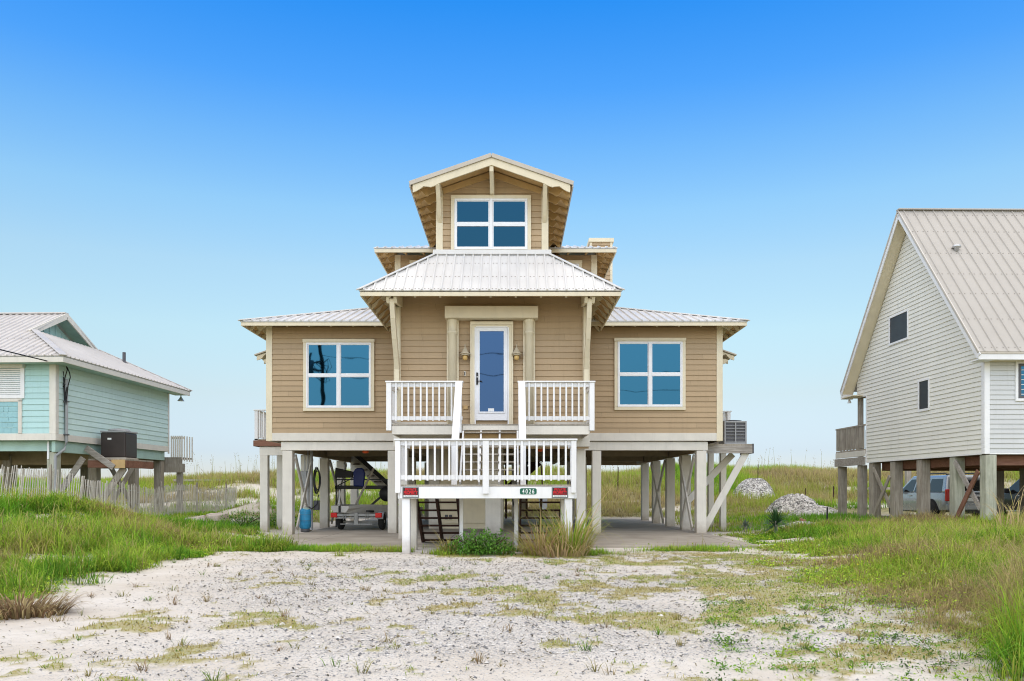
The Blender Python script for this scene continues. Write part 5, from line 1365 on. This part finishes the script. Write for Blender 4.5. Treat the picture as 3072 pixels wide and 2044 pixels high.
for s in (-1, 1):
    wl = MB().lathe([(.13,-.07),(.22,-.075),(.255,-.05),(.26,0),(.255,.05),(.22,.075),(.13,.07)], (s*.66,.5,.26), 26, 'x').build('wheel', 'rubber', tl, smooth=True)
    MB().lathe([(.14,.05*s),(.13,.068*s),(.09,.05*s),(.04,.075*s),(.01,.075*s)], (s*.66,.5,.26), 20, 'x').build('rim', 'galv', wl, smooth=True)
    pts = [(.5+.31*math.cos(a), .27+.31*math.sin(a)) for a in np.linspace(.25, math.pi-.25, 13)]; pin = [(.5+.285*math.cos(a), .27+.285*math.sin(a)) for a in np.linspace(math.pi-.25, .25, 13)]
    MB().prism(pts+pin, 'x', *sorted((s*.56, s*.76))).build('mudguard', 'gray_metal', tl)
    MB().box(*sorted((s*.60, s*.80)), -.14, -.05, .40, .55).build('tail_light', 'red_lamp', tl, bevel=.012)
    MB().beam((s*.38,-.2,.60),(s*.26,1.1,.56),.10,.06).build('bunk', 'rubber', tl)
# seats and frame stored above the boat
fr = tag(empty('fishing_seat_frame', (-4.95, 27.3, 0)), 'black steel frame with a navy seat back behind the boat', 'frame')
MB().box(-1.0,.9,-.3,.5,1.28,1.40).build('platform', 'black', fr, bevel=.01)
MB().box(-.98,-.94,-.3,-.26,.0,2.0).box(.8,.84,-.3,-.26,0,1.9).beam((-.9,-.3,1.4),(-.2,-.3,1.75),.03,.03).box(-.96,.84,-.31,-.27,1.58,1.62).beam((-.3,-.28,.3),(.85,-.28,1.28),.05,.07).build('steel_tube', 'black', fr)
MB().prism([(-1.0,1.66),(-.4,1.66),(-.36,1.86),(-.98,2.0)], 'y', -.34, -.26).build('seat_back', 'black', fr, bevel=.02)
MB().prism([(-.36,1.38),(-.02,1.36),(.03,1.8),(-.02,1.95),(-.1,1.99),(-.28,1.98),(-.36,1.86)], 'y', -.42, -.28).build('seat_back', 'navy', fr, bevel=.03)
MB().lathe([(.02,-.05),(.24,-.05),(.26,0),(.24,.05),(.02,.05)], (.75,-.34,1.12), 20, 'y').build('spare_float', 'black', fr, smooth=True)
# shovel hanging by the stairs
sv = tag(empty('shovel', (gx(1245.5,20.4), 20.4, 1.0)), 'long-handled shovel leaning behind the stair newel on the right', 'shovel')
MB().tube([(0.0,0,.9),(.05,0,.05)], .018, 8).tube([(-.05,0,.98),(-.055,0,1.06),(0,0,1.10),(.055,0,1.06),(.045,0,.98),(0,0,.92),(-.05,0,.98)], .012, 6).build('handle', 'brown', sv)
MB().prism([(-.06,.05),(.16,.05),(.15,-.2),(.05,-.30),(-.05,-.2)], 'y', -.006, .006).build('blade', 'gray_metal', sv)
bd = tag(MB().beam((0,0,0),(-.22,.1,.95),.04,.16,up=(0,1,0)).build('leaning_board', 'black'), 'black board leaning beside the store room under the house', 'board'); bd.location = (gx(1196,25), 25, .0)

# ------------------------------------------------------------------ shell heaps, stakes, brick
def heap(px, Y, rx, ry, h, lab, seed):
    rg = np.random.default_rng(seed); x0 = gx(px, Y)
    n = 3600; a = rg.uniform(0,6.28,n); q = np.sqrt(rg.random(n)); 
    prof = lambda q: h*np.clip(1-q**2.1,0,1)*(1+.16*np.sin(2.3*a+seed)*q)
    hx = q*rx*np.cos(a)*(1+.1*np.sin(3*a)); hy = q*ry*np.sin(a)
    hz = prof(q)+rg.normal(0,.015,n)+H(x0+hx, Y+hy)-H(x0,Y)
    r = rg.uniform(.03,.075,n); 
    nx, ny = hx/rx, hy/ry; t1 = rg.normal(0,1,(n,3)); nr = np.stack([nx,ny,np.full(n,.9)],-1)+rg.normal(0,.45,(n,3)); nr /= np.linalg.norm(nr,axis=1)[:,None]
    u = np.cross(nr,t1); u /= np.linalg.norm(u,axis=1)[:,None]; v = np.cross(nr,u); cc = np.stack([hx,hy,hz],-1)
    cs = []
    for k in range(5):
        an = 2*np.pi*k/5; cs.append(cc+(u*np.cos(an)+v*np.sin(an)*.65)*r[:,None])
    cs.append(cc+nr*(r*.35)[:,None])
    co = np.stack(cs,1).reshape(-1,3); i = np.arange(n)*6
    tr = np.concatenate([np.stack([i+j,i+(j+1)%5,i+5],-1) for j in range(5)])
    col = mixpal(rg.random(n)**.7, np.array([.16,.155,.15]), np.array([.50,.48,.45]), np.array([.72,.70,.66]), np.array([.80,.78,.75]))
    o = mesh_np('shell_heap', co, np.zeros((0,4),int), tr, np.repeat(col,6,0), 'gravelmat'); o.location = (x0, Y, float(H(x0,Y)))
    # core
    m = 24; vs = [(0,0,h*.88)]; fs = []
    for ring in range(1, 7):
        qq = ring/6
        for k in range(m):
            an = 2*math.pi*k/m; X_, Y_ = qq*rx*math.cos(an)*(1+.1*math.sin(3*an)), qq*ry*math.sin(an)
            vs.append((X_, Y_, float(h*.88*(1-qq**2.1)+H(x0+X_,Y+Y_)-H(x0,Y)-.03)))
    for k in range(m): fs.append((0,1+k,1+(k+1)%m))
    for ring in range(5):
        for k in range(m): b0 = 1+ring*m; fs.append((b0+k,b0+m+k,b0+m+(k+1)%m,b0+(k+1)%m))
    MB().add(vs, fs).build('heap_core', 'shell_dark', o)
    return tag(o, lab, 'shell heap', 'oyster shell heaps in the lot')
heap(1738, 42, 1.1, 1.0, .95, 'domed heap of oyster shells nearer the tan house', 1)
heap(1832, 34, 1.15, 1.1, .76, 'wider heap of white oyster shells nearer the gray house', 2)
heap(1880, 31.6, 1.0, .9, .30, 'low spill of oyster shells at the foot of the wider heap', 3)
heap(1838, 25.2, .55, .5, .08, 'thin scatter of shells in front of the heaps', 4)
def stake(px, Y, h, lab, m='brown', w=.035):
    x = gx(px, Y); o = MB().beam((0,0,-.2),(.02,0,h),w,w).build('stake', m); o.location = (x, Y, float(H(x,Y))); tag(o, lab, 'stake', 'stakes in the lot')
stake(1744, 44, 1.45, 'tall dark stake on the dune above the domed shell heap')
stake(1422, 45, 1.5, 'dark stake on the dune seen through the right carport', w=.05)
stake(1853, 34, 1.05, 'thin dark stake behind the wider shell heap', w=.025)
stake(1918, 42, .95, 'dark stake left of the gray house deck posts', w=.05)
stake(1903, 25.5, .5, 'short black stake in the grass before the gray house posts', 'black', .04)
bk = MB()
for i in range(3): bk.box(.0+.06*i, .055+.06*i, 0, .12, 0, .19-.02*i)
o = tag(bk.build('broken_brick', 'brick', bevel=.01), 'broken red and white brick standing by the yucca', 'brick'); o.location = (gx(1843,25.5), 25.5, float(H(gx(1843,25.5),25.5))+.02)

# pale broken slabs and a shell patch left of the tan house
def slab_rock(px, Y, sx, sy, h, rz, lab, seed):
    rg = np.random.default_rng(seed); x = gx(px, Y); m = 9; top = []; bot = []
    for k in range(m):
        a = 2*math.pi*k/m; q = rg.uniform(.75,1.1); top.append((sx*q*.85*math.cos(a), sy*q*.85*math.sin(a), h*rg.uniform(.7,1.1))); bot.append((sx*q*math.cos(a), sy*q*math.sin(a), -.12))
    o = MB().add(top+bot, [tuple(range(m)), tuple(range(2*m-1,m-1,-1))]+[(k,m+k,m+(k+1)%m,(k+1)%m) for k in range(m)]).build('rock', 'rock', bevel=.02)
    o.location = (x, Y, float(H(x,Y))+.03); o.rotation_euler = (R(rg.uniform(-9,9)), R(rg.uniform(-9,9)), rz); tag(o, lab, 'rock', 'broken rocks in the sand')
M['rock'] = paint('pale_broken_concrete', (.58, .50, .43), .85, .2, 5, grime=.4, bmp=.4, bs=25)
slab_rock(452, 26.5, .42, .3, .14, .3, 'pale broken slab lowest at the right foot of the picket fence', 71)
slab_rock(498, 28.0, .5, .4, .24, 1.1, 'largest pale broken slab beside the end of the picket fence', 72)
slab_rock(546, 27.0, .34, .3, .16, 2.0, 'pale broken slab nearest the tan house left stilts', 73)
heap(228, 17.6, .42, .3, .06, 'thin scatter of white shells in the left grass bank', 5)
# boardwalk posts behind the gray house
for i, (px, h) in enumerate(((2090,1.95),(2118,1.65))):
    Y = 44; x = gx(px, Y); o = MB().box(-.13,.13,-.13,.13,-.3,h+.2).build('walkway_post', 'gray_wood', bevel=.02); o.location = (x, Y, float(H(x,Y))-.2)
    tag(o, ['taller walkway post on the dune behind the gray house posts', 'shorter walkway post on the dune behind the gray house posts'][i], 'post', 'walkway posts')
o = MB().box(-2.2,3.5,-.8,.8,.0,.12).build('walkway', 'gray_wood'); o.location = (gx(2110,42), 42, float(H(gx(2110,42),42))+.55); tag(o, 'weathered board walkway over the dune behind the gray house', 'walkway')
o = MB().box(-1.6,1.6,-.6,.6,-.06,.06).build('walkway', 'gray_wood'); o.location = (gx(470,48), 48, float(H(gx(470,48),48))+.28); tag(o, 'low dark board walkway on the dune right of the teal house', 'walkway')

# ------------------------------------------------------------------ single plants
def shrub(px, Y, rx, ry, h, lab, n=2600):
    x0 = gx(px,Y); r = tag(empty('shrub', (x0,Y,float(H(x0,Y)))), lab, 'shrub')
    rg = np.random.default_rng(31)
    q = rg.random(n)**.4; a = rg.uniform(0,6.28,n); el = np.arccos(rg.random(n)); lump = 1+.22*np.sin(5*a+2)*np.sin(3*el)
    c = np.stack([q*rx*np.cos(a)*np.sin(el)*lump, q*ry*np.sin(a)*np.sin(el)*lump, .03+q*h*np.cos(el)*lump], -1)
    col = mixpal(rg.random(n)*.7+.3*q, np.array([.03,.09,.012]), np.array([.08,.21,.025]), np.array([.17,.36,.05]))*rg.uniform(.7,1.25,n)[:,None]
    leaves_mesh('leaf_crown', c, rg.uniform(.04,.075,n), col, 'leaf', r, flat=.9, aspect=.6, rng=rg)
    s = MB()
    for k in range(14):
        an = rg.uniform(0,6.28); s.tube([(0,0,-.03),(.3*rx*math.cos(an),.3*ry*math.sin(an),h*.35),(.7*rx*math.cos(an),.7*ry*math.sin(an),h*.7)], .008, 5)
    s.build('stems', 'brown', r)
shrub(1108, 16.15, .72, .5, .46, 'low glossy green shrub under the middle of the lower landing')
shrub(640, 27.8, .9, .6, .5, 'dark green weedy shrub behind the left side deck posts', 1100)
shrub(560, 26.5, .9, .7, .45, 'dark green weedy shrub beside the sandy patch left of the tan house', 1100)
def clump(px, Y, rad, n, h, lab, pal, seed, lean=.55):
    x0 = gx(px,Y); z0 = float(H(x0,Y)); rg = np.random.default_rng(seed)
    a = rg.uniform(0,6.28,n); q = rad*.45*np.sqrt(rg.random(n)); b = np.stack([q*np.cos(a), q*np.sin(a)*.8, np.zeros(n)], -1)
    k = np.clip(rg.random(n),0,1); col = mixpal(k, *pal)*rg.uniform(.75,1.2,n)[:,None]
    co, qd, t, c = [], [], [], []
    L = h*rg.uniform(.55,1.25,n)*np.where(rg.random(n) < .12, 1.5, 1.0)
    # arching blades of five segments
    le = np.abs(rg.normal(lean,.25,n)); cu = rg.uniform(.5,1.5,n); W = rg.uniform(.014,.032,n)
    d = np.stack([np.cos(a),np.sin(a),np.zeros(n)],-1); w = np.stack([-np.sin(a),np.cos(a),np.zeros(n)],-1)
    p = b.copy(); rows = []
    for sgm in range(6):
        ww = W*(1-sgm/5.3)/2; rows.append((p-w*ww[:,None], p+w*ww[:,None])); ang = le*.45+cu*(sgm/5)**1.2*1.7
        p = p+(L/5)[:,None]*(np.cos(ang)[:,None]*np.array([0,0,1.])+np.sin(ang)[:,None]*d)
    co = np.stack([z for rw in rows for z in rw],1).reshape(-1,3); i = np.arange(n)*12
    qd = np.concatenate([np.stack([i+2*s_,i+2*s_+1,i+2*s_+3,i+2*s_+2],-1) for s_ in range(5)])
    c = np.stack([col*(.7+.09*min(s_//2,4)) for s_ in range(12)],1).reshape(-1,3)
    o = mesh_np('grass_clump', co, qd, np.zeros((0,3),int), np.clip(c,0,1), 'grass'); o.location = (x0,Y,z0)
    return tag(o, lab, 'ornamental grass', 'arching grass clumps by the landing')
DRY = np.array([.60,.46,.26]); RUST = np.array([.40,.24,.13]); YG = np.array([.42,.42,.09])
clump(1245, 16.1, .9, 230, .85, 'arching dry straw-coloured grass clump left of the right landing leg', (RUST, DRY, DRY*1.1, YG, YG*1.1), 41, .9)
clump(1312, 16.2, 1.0, 280, 1.2, 'tall green-topped grass clump growing in front of the right landing leg', (DRY*1.1, YG, YG*1.1, GREEN*1.3), 42, .6)
clump(1290, 15.85, 1.2, 230, .6, 'drooping brown dead grass clump lowest before the right landing leg', (RUST, DRY, DRY*1.15, YG), 43, 1.05)
clump(1036, 16.4, .6, 130, .45, 'small yellowing grass clump left of the green shrub', (BROWN, YG, DRY), 44, .8)
clump(45, 8.5, 1.1, 520, .30, 'withered brown grass clump at the left edge of the drive', (BROWN, BROWN*.8, TAN*.8, TAN), 45, 1.15)
for j, (px, Y, h) in enumerate(((2312,18.6,1.25),(2340,18.0,1.4))):
    clump(px, Y, .5, 26, h, ['thin pale reed clump with plumes before the black vehicle', 'taller pale reed clump at the right edge before the black vehicle'][j], (DRY, DRY*1.2, YG), 50+j, .12)
clump(20, 18.5, 1.0, 200, .7, 'yellow-tipped grass clump at the left edge below the picket fence', (YG*1.3, np.array([.5,.4,.08]), GREEN), 53, .7)
def yucca(px, Y, h, n, lab, cols, seed):
    x0 = gx(px,Y); r = tag(empty('yucca', (x0,Y,float(H(x0,Y)))), lab, 'yucca'); rg = np.random.default_rng(seed)
    m = MB(); 
    for k in range(n):
        a = rg.uniform(0,6.28); el = rg.uniform(-.55,1.45); L = h*.62*rg.uniform(.8,1.1); z0 = h*(.25+.22*rg.random())
        d = Vector((math.cos(a)*math.cos(el), math.sin(a)*math.cos(el), math.sin(el))); w = Vector((-math.sin(a),math.cos(a),0))*.020
        p0 = Vector((0,0,z0)); p1 = p0+d*L*.4; p2 = p0+d*L-Vector((0,0,.04*L)); up = d.cross(w).normalized()*.006
        m.add([p0-w*.6,p0+w*.6,p1+w,p1-w,p2,p1+up],[(0,1,2,5),(0,5,3),(3,5,4),(5,2,4)])
    m.build('leaves', cols, r)
    MB().tube([(0,0,-.05),(0,0,h*.5)], .05, 8, .035).build('trunk', 'gray_wood', r)
M['yucca'] = paint('yucca_leaf', (.045,.115,.035), .4, .35, 14, grime=.1)
M['agave'] = paint('gray_agave_leaf', (.13,.17,.13), .5, .25, 14, grime=.1)
yucca(1786, 22.3, .86, 120, 'spiky green yucca in the grass right of the tan house', 'yucca', 61)
yucca(1716, 24.5, .42, 46, 'small gray-green spiky plant behind the green yucca', 'agave', 62)

# ------------------------------------------------------------------ street pole behind the photographer, mirrored in the left window
up = tag(empty('utility_pole', (-13.3, -9.4, 0)), 'dark leaning utility pole with a transformer mirrored in the left window', 'pole')
MB().tube([(.45,0,-.5),(.15,0,7),(-.15,0,12.6)], .17, 14, .12).build('pole', 'pole_wood', up, smooth=True)
MB().lathe([(.05,-.02),(.27,0),(.28,.95),(.22,1.02),(.05,1.05)], (-.75,.1,9.2), 20).build('transformer', 'gray_metal', up, smooth=True)
MB().tube([(-.75,.1,10.2),(-.75,.1,10.75)], .06, 8).box(-.75,.1,.0,.1,9.5,9.6).box(-.75,.1,.0,.1,10.0,10.1).build('bracket', 'dkgray', up)
w_ = MB()
for k in range(9):
    a = k*.7; w_.tube([(.0,.1,9.9),(.55*math.cos(a),.2,10.3-.2*k*.3),(.75*math.cos(a*1.3),.2,9.8-.14*k),(.1,.1,8.8)], .022, 6)
w_.build('jumper_wires', 'cable', up)
for j, (dx, z) in enumerate(((14,10.6),(14,9.3))):
    cb = MB(); a = Vector((-13.2,-9.4,z)); b = Vector((32,-9.4,z+.3))
    pts = [a.lerp(b,k/30)-Vector((0,0,1.3*math.sin(math.pi*k/30))) for k in range(31)]
    tag(cb.tube(pts, .02, 6).build('power_line', 'cable'), ['upper street power line running right from the pole', 'lower street power line running right from the pole'][j], 'cable')

# ------------------------------------------------------------------ light, sky, camera
EL, AZ = R(55), R(186)                      # broad soft sun, high behind the photographer
sdir = Vector((math.sin(AZ)*math.cos(EL), math.cos(AZ)*math.cos(EL), math.sin(EL)))
sd = bpy.data.lights.new('sun', 'SUN'); sd.energy = 4.0; sd.angle = R(150); sd.color = (1, .86, .69)
so_ = bpy.data.objects.new('sun', sd); COL.objects.link(so_); so_.rotation_euler = sdir.to_track_quat('Z', 'Y').to_euler(); so_.location = (0,0,60)
W = bpy.data.worlds.new('World'); scene.world = W; W.use_nodes = True
nt = W.node_tree; bg = nt.nodes['Background']
sky = nt.nodes.new('ShaderNodeTexSky'); sky.sky_type = 'NISHITA'; sky.sun_disc = False
sky.sun_elevation = EL; sky.sun_rotation = AZ; sky.altitude = 0; sky.air_density = 1.0; sky.dust_density = .3; sky.ozone_density = 2.0
# haze correction by elevation: deep blue aloft, milky towards the horizon
geo = nt.nodes.new('ShaderNodeNewGeometry'); sx = nt.nodes.new('ShaderNodeSeparateXYZ'); nt.links.new(geo.outputs['Incoming'], sx.inputs[0])
zz = math_node(nt, 'MULTIPLY', sx.outputs[2], -1.0)
cr = nt.nodes.new('ShaderNodeValToRGB'); nt.links.new(zz, cr.inputs[0])
stops = [(.0,(.80,.84,1.07)),(.046,(.85,.87,1.07)),(.114,(1.31,1.17,1.04)),(.187,(1.68,1.61,1.29)),(.258,(1.81,1.85,1.53)),(.324,(1.56,1.97,1.83)),(.387,(1.06,1.82,2.1)),(.444,(.57,1.6,2.36)),(.52,(.22,1.43,2.5)),(.64,(2.1,1.8,1.35))]
e = cr.color_ramp.elements; e[0].position = 0; e[1].position = stops[-1][0]
for p_, c_ in stops[1:-1]: e.new(p_)
for el_, (p_, c_) in zip(sorted(e, key=lambda q: q.position), stops): el_.color = (c_[0]/3, c_[1]/3, c_[2]/3, 1)
tint = mixc(nt, 1.0, sky.outputs[0], cr.outputs[0], 'MULTIPLY')
sc3 = mixc(nt, 1.0, tint, (3, 3, 3), 'MULTIPLY')
nt.links.new(sc3, bg.inputs['Color']); bg.inputs['Strength'].default_value = .12
cam = bpy.data.cameras.new('camera'); cam.sensor_width = 36; cam.lens = 36*1850/2357; cam.shift_x = 0; cam.shift_y = (1128-784)/2357
cam.clip_end = 12000; cam.clip_start = .05
co = bpy.data.objects.new('camera', cam); COL.objects.link(co); co.location = (0,0,1.25); co.rotation_euler = (R(90),0,0); scene.camera = co
scene.view_settings.view_transform = 'Standard'; scene.view_settings.look = 'None'; scene.view_settings.exposure = 0; scene.view_settings.gamma = 1
scene.cycles.use_denoising = True; scene.cycles.denoising_input_passes = 'RGB_ALBEDO_NORMAL'; scene.cycles.denoising_prefilter = 'ACCURATE'; scene.cycles.filter_width = 1.05
scene.cycles.max_bounces = 8; scene.cycles.transparent_max_bounces = 6
